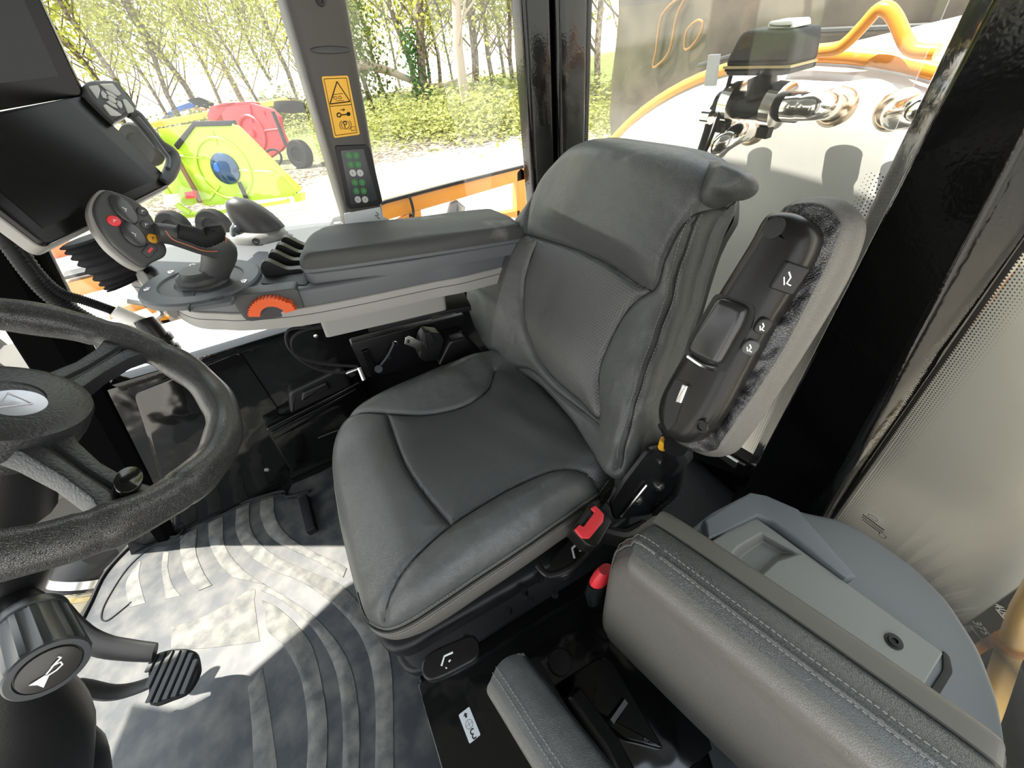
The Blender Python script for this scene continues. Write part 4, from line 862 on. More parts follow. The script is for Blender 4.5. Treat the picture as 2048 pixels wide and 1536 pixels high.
# ================= two displays
def display(FD, outer, inner, name, label, depth=0.026, rim=True):
    t = thing(name, label, 'monitor', tuple(FD.o)); po_ = FD.uvs(outer); pi_ = FD.uvs(inner, 0.0008)
    b_ = MB(); b_.prism(FD, round_poly(po_, 0.012, 5), -depth, 0, 0.002); fr_ = obj('bezel', b_, M_screenb, t)
    b_ = MB(); b_.prism(FD, pi_, 0, 0.0008); obj('screen', b_, M_screen, t)
    if rim: b_ = MB(); b_.prism(FD, round_poly(offset_poly(po_, -0.005), 0.016, 5), -depth - 0.012, -depth * .45, 0.003); obj('back_shell', b_, M_greyl, t, label='pale grey back shell edge')
    return t
ml = W(95, 490, Z=1.16); mr = W(345, 365, Z=1.16); dvec = (ml - mr).normalized()
rt = Vector(ray(165, 190)); E0 = Vector(EYE); tt = (mr - E0).dot(dvec) / rt.dot(dvec); mtr = E0 + rt * tt
FM = Frame(mr, dvec, mtr - mr, None)
if (E0 - mr).dot(FM.n) < 0: FM.n = -FM.n
lo = display(FM, [(345, 365), (165, 190), (-205, 262), (93, 491)], [(309, 360), (136, 200), (-140, 260), (86, 456)], 'touch_display', 'wide black touch screen below the other screen with a keypad handle on its edge')
# upper screen
FM2 = Frame(W(165, 186, Y=-1.22), (-1, 0, 0), (0.12, 0.0, 1), (0, 1, 0)); FM2 = Frame(FM2.o, (1, 0.12, 0), (-0.08, 0.0, 1)); 
if (E0 - FM2.o).dot(FM2.n) < 0: FM2.n = -FM2.n
up_ = display(FM2, [(168, 191), (62, -40), (-330, -40), (-250, 266)], [(118, 152), (20, -60), (-250, -60), (-200, 190)], 'upper_display', 'black screen at the top left corner above the touch screen', rim=False)
# keypad and handle
FKp = Frame(FM(-0.0, 0, 0.006), FM.u, FM.v, FM.n)
hk = thing('keypad_handle', 'grey handle with a white button keypad on the edge of the lower screen', 'keypad', tuple(FKp(0, 0, 0)))
mb = MB(); ko = smooth_line(FKp.uvs([(167, 172), (180, 164), (222, 163), (238, 170), (252, 192), (270, 214), (262, 226), (232, 245), (222, 242), (190, 212), (170, 190)]), 4, True)
mb.prism(FKp, ko, -0.02, 0.006, 0.004); kh = obj('keypad_body', mb, M_greyd, hk)
mb = MB(); mb.tube([FKp(*FKp.uv(*p), -0.004) for p in ((258, 222), (276, 232), (300, 262), (322, 288), (345, 305), (349, 325), (340, 348), (330, 362))], [0.012, .014, .013, .013, .014, .014, .013, .010], 12, n=5, prof=(1, .8)); obj('grab_handle', mb, M_greyd, hk, smooth=60)
mb = MB(); mb.tube([FKp(*FKp.uv(*p), 0.003) for p in ((272, 236), (298, 266), (322, 300), (335, 318), (334, 338))], 0.005, 8, n=4); obj('handle_inlay', mb, M_grey, hk)
KQ = [[(177, 172), (196, 170), (201, 180), (196, 198)], [(200, 168), (226, 167), (243, 188), (236, 192), (212, 178)], [(206, 210), (212, 208), (245, 230), (236, 232), (222, 231)], [(244, 198), (252, 198), (268, 216), (268, 224), (256, 226)]]
for q_ in KQ:
    b_ = MB(); b_.prism(FKp, round_poly(FKp.uvs(q_, 0.008), 0.003), 0.005, 0.0085, 0.001); obj('corner_key', b_, M_keys, kh)
cx, cy = FKp.uv(224, 199, 0.008)
for k in range(4):
    a0 = k * math.pi / 2 + 0.35; r0, r1 = 0.0085, 0.0165; pl = [(cx + r1 * math.cos(a), cy + r1 * math.sin(a)) for a in np.linspace(a0, a0 + 1.15, 7)] + [(cx + r0 * math.cos(a), cy + r0 * math.sin(a)) for a in np.linspace(a0 + 1.15, a0, 7)]
    b_ = MB(); b_.prism(FKp, pl, 0.005, 0.0085, 0.0007); obj('arrow_key', b_, M_keys, kh)
b_ = MB(); b_.prism(FKp, [(cx + .0068 * math.cos(a), cy + .0068 * math.sin(a)) for a in np.linspace(0, 2 * math.pi, 20)[:-1]], 0.005, 0.009, 0.0007); obj('centre_key', b_, M_keys, kh)
b_ = MB(); e = Frame(FKp(*FKp.uv(246, 184), -0.018), FKp.u, FKp.v, FKp.n); b_.lathe(e, [(0.014, -.012)] + [(0.016 + (.0012 if k % 2 else 0), -.010 + k * .003) for k in range(8)] + [(0.012, .014)], 18); obj('scroll_knob', b_, M_rubber, hk)
# ================= steering wheel and column
HB = Vector(EYE + ray(10, 815) * 0.44 / 761); WN = Vector((-0.68, 0.0, 0.73)).normalized(); FWh = Frame(HB, (0, 1, 0), WN.cross(Vector((0, 1, 0))), WN)
if FWh.n.dot(WN) < 0: FWh.n = -FWh.n
RW = 0.2075
M_wheel, _ = leather('wheel_grip_black', (0.012, 0.012, 0.012), 650, 0.30, strength=0.6)
sw = thing('steering_wheel', 'black three spoke steering wheel with a padded grip rim at the left', 'steering wheel', tuple(HB))
def ang(x, y): u, v = FWh.uv(x, y); return math.atan2(v, u)
a_top = ang(195, 665); a_sp2 = ang(160, 1062)
mb = MB(); ringp = []; rr = []
for k in range(180):
    a = 2 * math.pi * k / 180; ringp.append(FWh(RW * math.cos(a), RW * math.sin(a), 0))
    d1_ = min(abs((a - ang(x, y) + math.pi) % (2 * math.pi) - math.pi) for x, y in ((205, 668), (318, 715)))
    d2_ = min(abs((a - ang(x, y) + math.pi) % (2 * math.pi) - math.pi) for x, y in ((372, 990), (178, 1060)))
    r_ = 0.0235 + 0.0012 * math.sin(a * 14) * (1 if True else 0)
    if min(d1_, d2_) < 0.03: r_ -= 0.0016
    rr.append(r_)
mb.tube(ringp, rr, 20, closed=True); rim = obj('wheel_rim', mb, M_wheel, sw, smooth=60)
def spoke(x, y, name, m_):
    a = ang(x, y); d = Vector((math.cos(a), math.sin(a))); n_ = Vector((-d.y, d.x)); b_ = MB(); rings = []
    for t, w, h, z in ((0.035, 0.040, 0.026, -0.012), (0.075, 0.026, 0.024, -0.016), (0.12, 0.021, 0.022, -0.014), (0.165, 0.024, 0.020, -0.008), (0.196, 0.036, 0.018, -0.002), (0.206, 0.040, 0.016, 0.0)):
        c = d * t; sec = round_poly([(-w, -h / 2), (w, -h / 2), (w * .8, h / 2), (w * .18, h / 2), (w * .08, h / 2 - .006), (-w * .08, h / 2 - .006), (-w * .18, h / 2), (-w * .8, h / 2)], .002, 2)
        rings.append([FWh(c.x + n_.x * q[0], c.y + n_.y * q[0], z + q[1]) for q in sec])
    b_.loft(rings); return obj(name, b_, m_, sw, smooth=30)
M_spoke = plastic('spoke_textured_black', (0.022, 0.023, 0.024), 0.38, 300, 0.9)
spoke(262, 690, 'spoke', M_spoke); sp2 = spoke(285, 1025, 'spoke', M_spoke); spoke(-500, 800, 'spoke', M_spoke)
mb = MB(); mb.lathe(FWh, [(0.060, -0.05), (0.068, -0.02), (0.070, 0.004), (0.068, 0.010), (0.064, 0.012), (0.058, 0.0135), (0.030, 0.016), (0.0285, 0.0145), (0.001, 0.0145)], 56); hub = obj('wheel_hub', mb, M_spoke, sw, smooth=35)
FE = Frame(FWh(*FWh.uv(33, 807, .0145), 0.0146), FWh.u, FWh.v, FWh.n)
mb = MB(); mb.lathe(FE, [(0.0235, -0.001), (0.023, 0.0018), (0.001, 0.003)], 32); em = obj('hub_emblem', mb, mat('emblem_silver', (0.42, 0.43, 0.46), 0.25, metal=.6), hub, smooth=50)
mb = MB(); mb.tube([FE(-.014, -.010, .0032), FE(.001, .012, .0032), FE(.014, -.010, .0032)], .0006, 4, closed=True); obj('emblem_triangle', mb, mat('emblem_print', (0.62, 0.60, 0.62), .3), em)
e = Frame(FWh(*FWh.uv(252, 980), 0.016), FWh.u, FWh.v, FWh.n); mb = MB(); mb.prism(e, [(0.020 * math.cos(a), 0.012 * math.sin(a)) for a in np.linspace(0, 2 * math.pi, 28)[:-1]], -.01, 0.002, .001); obj('spoke_badge', mb, mat('badge_gloss', (.004, .004, .004), .08), sp2)
# column shroud
col_ = thing('steering_column', 'black steering column shroud in the lower left corner', 'steering column', (0.62, -0.55, 0.0))
mb = MB(); c0 = HB - WN * 0.03; c1 = HB - WN * 0.16
mb.tube([c0, HB - WN * .08, c1], [0.045, .05, .055], 20); obj('column_neck', mb, M_blackp, col_)
lo_ = [(W(20, 1120, Z=0.93), 0.03), (W(30, 1180, Z=.88), 0.035)]
# column lower cover, stalk with horn knob, pedals
def blob(pts, seg=24, name='x', m_=None, par=None, prof=(1, 1)):
    b_ = MB(); b_.tube([p for p, r in pts], [r for p, r in pts], seg, n=6, prof=prof); return obj(name, b_, m_, par, smooth=60)
blob([(W(-90, 1150, Z=0.92), .06), (W(-60, 1270, Z=.84), .055), (W(-20, 1400, Z=.76), .065), (W(20, 1500, Z=.66), .085), (W(20, 1650, Z=.5), .09)], name='lower_shroud', m_=M_blackp, par=col_)
blob([(W(-10, 1130, Z=.93), .030), (W(20, 1150, Z=.90), .034), (W(10, 1200, Z=.86), .03)], name='stalk_socket', m_=M_blackp, par=col_)
blob([(W(90, 1500, Z=.45), .05), (W(130, 1530, Z=.36), .06), (W(150, 1600, Z=.2), .06)], name='column_foot', m_=M_blackp, par=col_)
def camvec(a, b, c): return Vector(RM @ np.array([a, b, c])).normalized()
kc1 = Vector(EYE + ray(99, 1338) * 0.42 / 761.0); axk = camvec(0.96, 0.27, -0.57); kc0 = kc1 - axk * 0.105
FKn = Frame(kc1, axk.orthogonal(), axk.cross(axk.orthogonal()), axk)
st = thing('control_stalk', 'black fluted rotary stalk end with a white horn symbol by the steering column', 'stalk', tuple(kc0))
LK = (kc1 - kc0).length; mb = MB()
rings = []
for h, r_, fl in ((-LK - .01, .020, 0), (-LK, .030, 0), (-LK + .006, .0325, 0), (-LK + .018, .0325, 0), (-LK + .019, .031, 0), (-LK + .024, .0325, .0022), (-.006, .034, .0022), (-.002, .033, .0), (0.0, .0315, 0), (0.0, .026, 0), (-.003, .025, 0)):
    rings.append([FKn((r_ - fl * (1 if (i // 3) % 2 else 0)) * math.cos(2 * math.pi * i / 72), (r_ - fl * (1 if (i // 3) % 2 else 0)) * math.sin(2 * math.pi * i / 72), h) for i in range(72)])
mb.loft(rings); kn = obj('fluted_knob', mb, plastic('stalk_dark', (0.035, 0.038, 0.043), 0.33, 900, .1), st, smooth=25)
mb = MB(); mb.lathe(FKn, [(.024, -.004), (.024, .001), (.022, .002), (.001, .0035)], 36); hb = obj('horn_button', mb, plastic('horn_cap', (0.03, 0.028, 0.026), 0.4, 900, .1), st, smooth=50)
hu, hv = FKn.uv(100, 1345, .003); ex = camvec(0.95, -.30, 0); ex = (ex - axk * ex.dot(axk)).normalized(); ey = axk.cross(ex)
if ey.dot(camvec(0, -1, 0)) < 0: ey = -ey
FHn = Frame(FKn(0, 0, .0042), ex, ey); FHn.n = axk
mb = MB(); mb.prism(FHn, [(-.015, -.009), (-.004, -.0028), (-.004, .0012), (-.015, .006), (-.0135, -.001)], 0, .0004); mb.tube([FHn(-.005, -.001, .0003), FHn(.002, -.004, .0003), FHn(.008, -.004, .0003), FHn(.010, 0, .0003), FHn(.006, .003, .0003), FHn(-.003, .001, .0003)], .0009, 5); mb.tube([FHn(.004, .003, .0003), FHn(.014, .004, .0003), FHn(.014, .007, .0003)], .001, 5)
obj('horn_symbol', mb, M_white, hb, smooth=0)
mb = MB(); mb.tube([FKn(0, 0, -LK + .002), FKn(0.01, 0.0, -LK - .05), FKn(.03, .01, -LK - .09)], [.026, .020, .024], 16, n=4); obj('stalk_stem', mb, M_blackp, st)
# pedals
def slab(name, par, m_, pts2, Zs, th):
    b_ = MB(); P = [W(x, y, Z=z) for (x, y), z in zip(pts2, Zs)]; b_.add(P + [p - Vector((0, 0, th)) for p in P], [tuple(range(len(P))), tuple(range(2 * len(P) - 1, len(P) - 1, -1))] + [(i, (i + 1) % len(P), (i + 1) % len(P) + len(P), i + len(P)) for i in range(len(P))]); return obj(name, b_, m_, par, bevel=.003)
M_pdl = plastic('pedal_charcoal', (0.022, 0.022, 0.022), 0.5, 500, .2)
pd_ = thing('foot_pedal', 'grey foot pedal with a ribbed rubber pad over the floor mat', 'pedal', tuple(W(340, 1350, Z=.02)))
mb = MB(); pw = [W(60, 1420, Z=.30), W(140, 1375, Z=.26), W(220, 1385, Z=.20), W(275, 1375, Z=.175), W(345, 1345, Z=.165)]
mb.tube(pw, [.03, .03, .028, .026, .026], 14, n=5, prof=(.35, 1)); obj('pedal_arm', mb, M_pdl, pd_, smooth=50)
pz = .185; FPp = Frame(W(345, 1350, Z=pz), W(392, 1310, Z=pz) - W(310, 1350, Z=pz), (0, 0, 1)); FPp = Frame(W(345, 1350, Z=pz), (W(395, 1345, Z=pz) - W(300, 1360, Z=pz)), (W(330, 1300, Z=pz) - W(330, 1400, Z=pz)), (0, 0, 1))
po_ = smooth_line(FPp.uvs([(297, 1330), (312, 1308), (350, 1298), (386, 1302), (396, 1330), (393, 1352), (372, 1385), (340, 1400), (300, 1410), (297, 1370)]), 4, True)
mb = MB(); mb.prism(FPp, po_, -.014, 0, .003); pp_ = obj('pedal_pad', mb, M_rubber, pd_, smooth=50)
us = [p[0] for p in po_]; vs_ = [p[1] for p in po_]
u0, u1 = min(us) + .004, max(us) - .003; nrib = 7
for k in range(nrib):
    a = u0 + (u1 - u0) * k / nrib; b = a + (u1 - u0) / nrib * .62; col = [q for q in po_ if a - .004 <= q[0] <= b + .004]
    if len(col) < 2: continue
    up2 = max(q[1] for q in col) - .005; lo2 = min(q[1] for q in col) + .005
    mb = MB(); mb.prism(FPp, [(a, lo2), (b, lo2), (b, up2), (a, up2)], -.001, .006, .001); obj('pad_rib', mb, M_greyd, pp_, smooth=0)
pd2 = thing('upper_pedal', 'dark curved pedal lever behind the ribbed pedal', 'pedal', tuple(W(200, 1300, Z=.0)))
mb = MB(); mb.tube([W(110, 1200, Z=.42), W(150, 1260, Z=.34), W(200, 1290, Z=.28), W(255, 1300, Z=.24), (W(310, 1305, Z=.21))], [.02, .034, .036, .034, .030], 16, n=5, prof=(.4, 1)); obj('pedal_lever', mb, M_pdl, pd2, smooth=60)
# ribbed air hose with clamp seen past the front of the mat
mb = MB(); h0 = W(150, 1235, Z=-.30); 
hp = [W(195, 1105, Z=-.20), W(165, 1140, Z=-.24), W(150, 1180, Z=-.28), W(135, 1230, Z=-.33), W(115, 1300, Z=-.40)]
hs = thing('ribbed_hose', 'pale yellow ribbed air hose with a metal clamp outside the windscreen foot', 'hose', tuple(hp[3]))
sp = smooth_line([tuple(p) for p in hp[2:]], 22); mb.tube(sp, [.088 + (.003 if k % 2 else 0) for k in range(len(sp))], 26); obj('hose_body', mb, plastic('yellowed_hose', (0.42, 0.38, 0.27), 0.4, 200, .1), hs, smooth=60)
sp = [tuple(p) for p in hp[:3]]; mb = MB(); mb.tube(sp, [.080, .088, .09], 26); obj('hose_elbow', mb, M_rubber, hs, smooth=60)
mb = MB(); c = hp[1].lerp(hp[2], .55); d = (hp[2] - hp[1]).normalized(); mb.tube([c - d * .018, c - d * .017, c + d * .017, c + d * .018], [.09, .094, .094, .09], 32); cl = obj('hose_clamp', mb, M_steel, hs, smooth=60)
mb = MB(); mb.tube([hp[2] + d * .012, hp[2] + d * .03], [.0945, .0945], 32); obj('hose_band', mb, mat('amber_band', (.5, .38, .16), .3), hs)
# black corrugated cable sleeves along the front post, with a white plug into a socket
hc_ = thing('cable_sleeve', 'black corrugated cable sleeves running down the front post', 'cable', tuple(W(40, 540, Y=-1.2)))
for pts, r_ in (([(-20, 440), (20, 490), (60, 545), (100, 590), (150, 625), (195, 650)], .016), ([(30, 480), (75, 545), (120, 585), (165, 600), (200, 612), (228, 622)], .010)):
    sp = smooth_line([tuple(W(*p, Y=-1.24)) for p in pts], 16); mb = MB(); mb.tube(sp, [r_ + (.0022 if k % 2 else 0) for k in range(len(sp))], 10); obj('sleeve', mb, M_rubber, hc_, smooth=60)
pg = thing('plug_connector', 'white plug with a ribbed boot in a black socket over the side window sill', 'connector', tuple(W(260, 640, Y=-1.2)))
mb = MB(); mb.cyl(W(228, 622, Y=-1.2), W(268, 640, Y=-1.2), .016, .017, 12); mb.cyl(W(266, 636, Y=-1.2), W(292, 645, Y=-1.2), .012, .012, 12); obj('white_plug', mb, M_whitep, pg, smooth=40)
mb = MB(); mb.tube([W(288, 640, Y=-1.2), W(300, 655, Y=-1.19), W(330, 690, Y=-1.18), W(345, 712, Y=-1.17)], [.022, .024, .022, .024], 16); mb.tube([W(318, 672, Y=-1.185), W(326, 682, Y=-1.183)], .027, 16); mb.tube([W(334, 694, Y=-1.18), W(341, 703, Y=-1.178)], .027, 16); obj('black_socket', mb, M_blackp_s, pg, smooth=30)
# ================= grey plastic side shelf with its lid (rear left)
ZS = 0.50; FSH = F3((0, 0, ZS))
shf = thing('side_shelf', 'blue grey moulded plastic side shelf with a handle pocket in the rear left corner', 'shelf', (-0.6, 0.0, 0.0))
so_ = FSH.uvs([(1360, 1075), (1420, 1025), (1498, 984), (1520, 990), (1600, 1020), (1680, 1036), (1735, 1064), (1830, 1130), (1900, 1200), (1965, 1300), (2003, 1400), (2020, 1500), (2020, 1640), (1800, 1800), (1600, 1600), (1480, 1300)])
mb = MB(); mb.prism(FSH, round_poly(so_, 0.02, 4), -0.42, 0.0, 0.012, steps=4); sh_ = obj('shelf_body', mb, M_shelf, shf, smooth=50)
# raised ridge along the back and end of the lid
mb = MB(); rg = FSH.uvs([(1408, 1040), (1500, 986), (1532, 992), (1596, 1020), (1620, 1050), (1712, 1156), (1690, 1158), (1612, 1098), (1548, 1046), (1514, 1034), (1416, 1078)], 0.03)
mb.prism(FSH, rg, -0.01, 0.036, 0.007, steps=4); obj('shelf_ridge', mb, M_shelf, shf, smooth=50)
FLD = F3((0, 0, 0.525)); lid_o = FLD.uvs([(1400, 1085), (1512, 1034), (1545, 1040), (1560, 1046), (1888, 1306), (1880, 1325), (1800, 1452), (1560, 1400)])
# lid with a sunken handle pocket: the lid top is built round the pocket rim, walls slope to its floor
po2 = FLD.uvs([(1420, 1160), (1475, 1094), (1523, 1066), (1600, 1109), (1556, 1122), (1500, 1172), (1470, 1200)])
pf2 = [FLD.uv(*q, -0.022) for q in ((1430, 1165), (1490, 1105), (1524, 1082), (1566, 1106), (1545, 1116), (1500, 1160), (1468, 1185))]
LO = FLD.uvs([(1392, 1100), (1455, 1060), (1512, 1034), (1888, 1306), (1800, 1452), (1560, 1400), (1440, 1250)])
mb = MB(); vs_ = [FLD(a_, b_, 0) for a_, b_ in LO] + [FLD(a_, b_, 0) for a_, b_ in po2] + [FLD(a_, b_, -0.022) for a_, b_ in pf2] + [FLD(a_, b_, -0.03) for a_, b_ in LO]
fs_ = [(i, (i + 1) % 7, 7 + (i + 1) % 7, 7 + i) for i in range(7)] + [(7 + i, 7 + (i + 1) % 7, 14 + (i + 1) % 7, 14 + i) for i in range(7)] + [tuple(range(14, 21))] + [(i, 21 + i, 21 + (i + 1) % 7, (i + 1) % 7) for i in range(7)]
mb.add(vs_, fs_); ld = obj('shelf_lid', mb, M_lid, shf, smooth=25, bevel=0.003)
c = FLD.uv(1787, 1283); e = Frame(FLD(c[0], c[1], 0), FLD.u, FLD.v, FLD.n); mb = MB(); mb.lathe(e, [(0.0125, -.001), (0.0125, .002), (.009, .0025), (.009, .005), (.0045, .0055), (.004, .002), (.001, .002)], 22); obj('lid_bolt', mb, M_blackp, ld, smooth=40)
mb = MB(); FSL = F3((0, 0, ZS + .001)); mb.prism(FSL, round_poly(FSL.uvs([(1884, 1300), (1898, 1312), (1905, 1345), (1830, 1470), (1800, 1470), (1885, 1340)]), 0.006), -.001, 0.002, .001); obj('shelf_slot', mb, M_ink, shf)

# ================= jump seat
js0 = W(1240, 1088, Z=0.80); jd = Vector((-0.27, 0.96, 0)).normalized()
jn = Vector((0.96, 0.27, 0)).normalized(); FJS = Frame(js0, jd, (0, 0, 1), jn)
if FJS.n.dot(jn) < 0: FJS.n = -FJS.n
jump = thing('jump_seat', 'warm grey leather folding jump seat with its backrest upright beside the driver seat', 'seat', (-0.15, 0.0, 0.12))
jo = smooth_line([(0.050, -0.006), (0.34, 0.0), (0.375, -0.02), (0.385, -0.06), (0.385, -0.40), (0.36, -0.44), (0.05, -0.44), (0.012, -0.42), (-0.004, -0.36), (-0.006, -0.12), (0.002, -0.065), (0.016, -0.026)], 8, True)
jp = pad(FJS, jo, lambda u, v: 0.012 * np.exp(-((u - .19) / .16) ** 2) * np.exp(-((v + .2) / .18) ** 2) + 0.003 * np.exp(-((v + .03) / .02) ** 2), 0.062, 0.018, nr=50, na=240, cen=(0.19, -0.2), bulge=0.008, inset=0.0)
jb = pad_parts(jp, [('jump_seat_backrest', M_leather_b, None), ('backrest_band', M_leather, 'side')], jump)
jb[0]['label'] = 'warm grey face of the jump seat backrest'; jb[1]['label'] = 'charcoal leather band round the backrest'
mb = MB(); R_ = jp['R']; N_ = jp['nrm']; idx = [i for i in range(jp['na']) if R_[i][1] > -0.40]; s0 = next(k for k in range(len(idx)) if idx[k] - idx[k - 1] != 1) if any(idx[k] - idx[k - 1] != 1 for k in range(1, len(idx))) else 0
idx = idx[s0:] + idx[:s0]; 
for off, hz in ((0.0075, -0.014), (0.0105, -0.026)):
    stitches(mb, [FJS(R_[i][0] + N_[i][0] * off, R_[i][1] + N_[i][1] * off, jp['edge'][i] + hz) for i in idx])
obj('edge_stitching', mb, M_stitch, jb[1])
mb = MB(); mb.tube([FJS(R_[i][0] + N_[i][0] * .0075, R_[i][1] + N_[i][1] * .0075, jp['edge'][i] - .0165) for i in idx], .0028, 6); obj('edge_piping', mb, M_leather, jb[1])
mb = MB(); sh2 = offset_poly([tuple(r) for r in R_], -0.004); FJ2 = Frame(FJS(0, 0, -0.064), FJS.u, FJS.v, -FJS.n); FJ2.n = -FJS.n
mb.prism(FJ2, sh2, 0.0, 0.030, 0.012, steps=4); obj('backrest_shell', mb, plastic('taupe_shell', (0.10, 0.095, 0.083), 0.5, 500, .25), jump, smooth=50, label='hard taupe shell behind the backrest')
mb = MB(); mb.prism(FJ2, offset_poly([tuple(r) for r in R_], .003), -.003, .002); obj('shell_gap', mb, M_ink, jump)
# folded up cushion
c0 = W(985, 1378, Z=0.52); c1 = W(1100, 1545, Z=0.52); cd_ = (c1 - c0).normalized(); cn = Vector((cd_.y, -cd_.x, 0))
FCU = Frame(c0, cd_, (0, 0, 1), cn)
if FCU.n.dot(Vector((1, 0, 0))) < 0: FCU.n = -FCU.n
co_ = smooth_line([(0.015, 0.002), (0.30, 0.004), (0.325, -0.02), (0.33, -0.30), (0.30, -0.33), (0.02, -0.33), (-0.008, -0.30), (-0.010, -0.06), (-0.004, -0.015)], 8, True)
cp2 = pad(FCU, co_, lambda u, v: 0.008 * np.exp(-((u - .15) / .12) ** 2) + 0 * v, 0.075, 0.016, nr=40, na=200, cen=(.16, -.16), bulge=0.010, inset=0.01)
cb_ = pad_parts(cp2, [('jump_seat_cushion', M_leather_b, None), ('cushion_band', M_leather_w, 'side')], jump)
cb_[0]['label'] = 'warm grey underside of the folded jump seat cushion'
mb = MB(); R2 = cp2['R']; N2 = cp2['nrm']; idx = [i for i in range(cp2['na']) if R2[i][1] > -0.28]; br_ = [k for k in range(1, len(idx)) if idx[k] - idx[k - 1] != 1]; s0 = br_[0] if br_ else 0; idx = idx[s0:] + idx[:s0]
for off, hz in ((0.006, -0.010), (0.009, -0.020)):
    stitches(mb, [FCU(R2[i][0] + N2[i][0] * off, R2[i][1] + N2[i][1] * off, cp2['edge'][i] + hz) for i in idx])
obj('cushion_stitching', mb, M_stitch, cb_[1])
# black frame between cushion and backrest
FZ = F3((0, 0, 0.34)); mb = MB()
mb.prism(FZ, FZ.uvs([(1068, 1340), (1082, 1336), (1200, 1536), (1300, 1760), (1270, 1760)]), -.2, 0.10, .003); obj('cushion_frame', mb, M_blackm, jump)
mb = MB(); pts = [W(1135, 1395, Z=.40), W(1160, 1430, Z=.40), W(1210, 1500, Z=.40), W(1260, 1600, Z=.40)]
mb.tube(pts, .034, 4, prof=(1, 1)); obj('frame_tube', mb, M_glossw, jump, smooth=20, bevel=.008)
mb = MB(); mb.prism(F3((0, 0, .36)), round_poly(F3((0, 0, .36)).uvs([(1100, 1375), (1200, 1312), (1225, 1322), (1330, 1500), (1250, 1480), (1130, 1392)]), .01), -.04, 0, .004); hp_ = obj('hinge_plate', mb, M_gloss, jump)
mb = MB(); e = Frame(W(1120, 1325, Z=.40), (1, 0, 0), (0, 1, 0)); mb.lathe(e, [(.010, -.08), (.010, 0), (.024, .002), (.025, .006), (.022, .010), (.001, .012)], 20); obj('hinge_stud', mb, M_blackm, hp_, smooth=40)
mb = MB(); mb.prism(F3((0, 0, .40)), F3((0, 0, .40)).uvs([(1092, 1385), (1104, 1378), (1112, 1398), (1100, 1402)]), -.006, 0); obj('hinge_tab', mb, M_blackm, hp_); mb = MB(); mb.tube([W(1200, 1448, Z=.38), W(1222, 1440, Z=.39), W(1250, 1400, Z=.39)], .007, 4); obj('hinge_clip', mb, M_blackm, hp_)
# red cap and stalk of the jump seat belt, paper thread, decal 3
bk2 = thing('passenger_buckle', 'red topped belt buckle stalk between the driver seat and jump seat backrest', 'buckle', tuple(W(1200, 1150, Z=.48)))
mb = MB(); b0 = W(1197, 1162, Z=.52); b1 = W(1212, 1138, Z=.555); mb.tube([W(1190, 1200, Z=.40), W(1190, 1180, Z=.48), b0], [.020, .024, .024], 14, prof=(1, .6)); obj('buckle_body', mb, M_blackp, bk2)
mb = MB(); mb.tube([b0, b0.lerp(b1, .5), b1], [.024, .025, .018], 14, prof=(1, .6)); obj('red_cap', mb, M_red, bk2)
M_lab = mat('label_white', (0.62, 0.64, 0.66), 0.45)
dz = Vector((0, 0, .1205)); d0 = W(940, 1418, Z=.12); d1 = W(963, 1475, Z=.12); d2 = W(917, 1430, Z=.12)
FD3 = Frame(d2, d1 - d0, d0 - d2, (0, 0, 1)); Lx = (d1 - d0).length; Ly = (d0 - d2).length
FD3.n = Vector((0, 0, 1))
mb = MB(); mb.prism(FD3, round_poly([(0, 0), (Lx, 0), (Lx, Ly), (0, Ly)], .003), 0, .0008); dec = obj('number_decal', mb, M_lab); tag(dec, 'white sticker with the number 3 and an arrow on the black step plate', 'sticker')
def text(name, s_, o, ux, uy, size, m_, par=None, ext=0.0002, align='CENTER'):
    cu = bpy.data.curves.new(name, 'FONT'); cu.body = s_; cu.size = size; cu.extrude = ext; cu.align_x = align; cu.align_y = 'CENTER'
    t = bpy.data.objects.new(name, cu); ux = Vector(ux).normalized(); uy = Vector(uy); uy = (uy - ux * uy.dot(ux)).normalized(); n_ = ux.cross(uy)
    M_ = Matrix((ux, uy, n_)).transposed().to_4x4(); M_.translation = Vector(o)
    COL.objects.link(t); t.matrix_world = M_; dg = bpy.context.evaluated_depsgraph_get(); me = bpy.data.meshes.new_from_object(t.evaluated_get(dg))
    bpy.data.objects.remove(t); me.transform(M_); me.materials.clear(); me.materials.append(m_); o_ = bpy.data.objects.new(name, me); COL.objects.link(o_)
    if par is not None: o_.parent = par; o_.matrix_parent_inverse = Matrix.Translation(-par.location)
    return o_
cam_right = Vector((RM[0][0], RM[1][0], RM[2][0]))
text('number', '3', FD3(Lx * .80, Ly * .5, .001), -FD3.v, FD3.u, .030, M_ink, dec)
mb = MB(); mb.prism(FD3, [(Lx * .12, Ly * .3), (Lx * .12, Ly * .7), (Lx * .05, Ly * .7)], .0007, .0012)
mb2 = MB(); mb2.add([FD3(Lx * .07, Ly * .5, .0011), FD3(Lx * .17, Ly * .3, .0011), FD3(Lx * .17, Ly * .7, .0011)], [(0, 1, 2)]); mb2.box(FD3, Lx * .17, Lx * .25, Ly * .42, Ly * .58, .0008, .0011); mb2.tube([FD3(Lx * .48 + .009 * math.cos(a), Ly * .5 + .009 * math.sin(a), .001) for a in np.linspace(0, 6.28, 25)[:-1]], .0004, 4, closed=True); mb2.box(FD3, Lx * .36, Lx * .60, Ly * .49, Ly * .51, .0008, .0011); mb2.box(FD3, Lx * .475, Lx * .485, Ly * .22, Ly * .78, .0008, .0011)
obj('arrow_symbol', mb2, M_ink, dec, smooth=0)
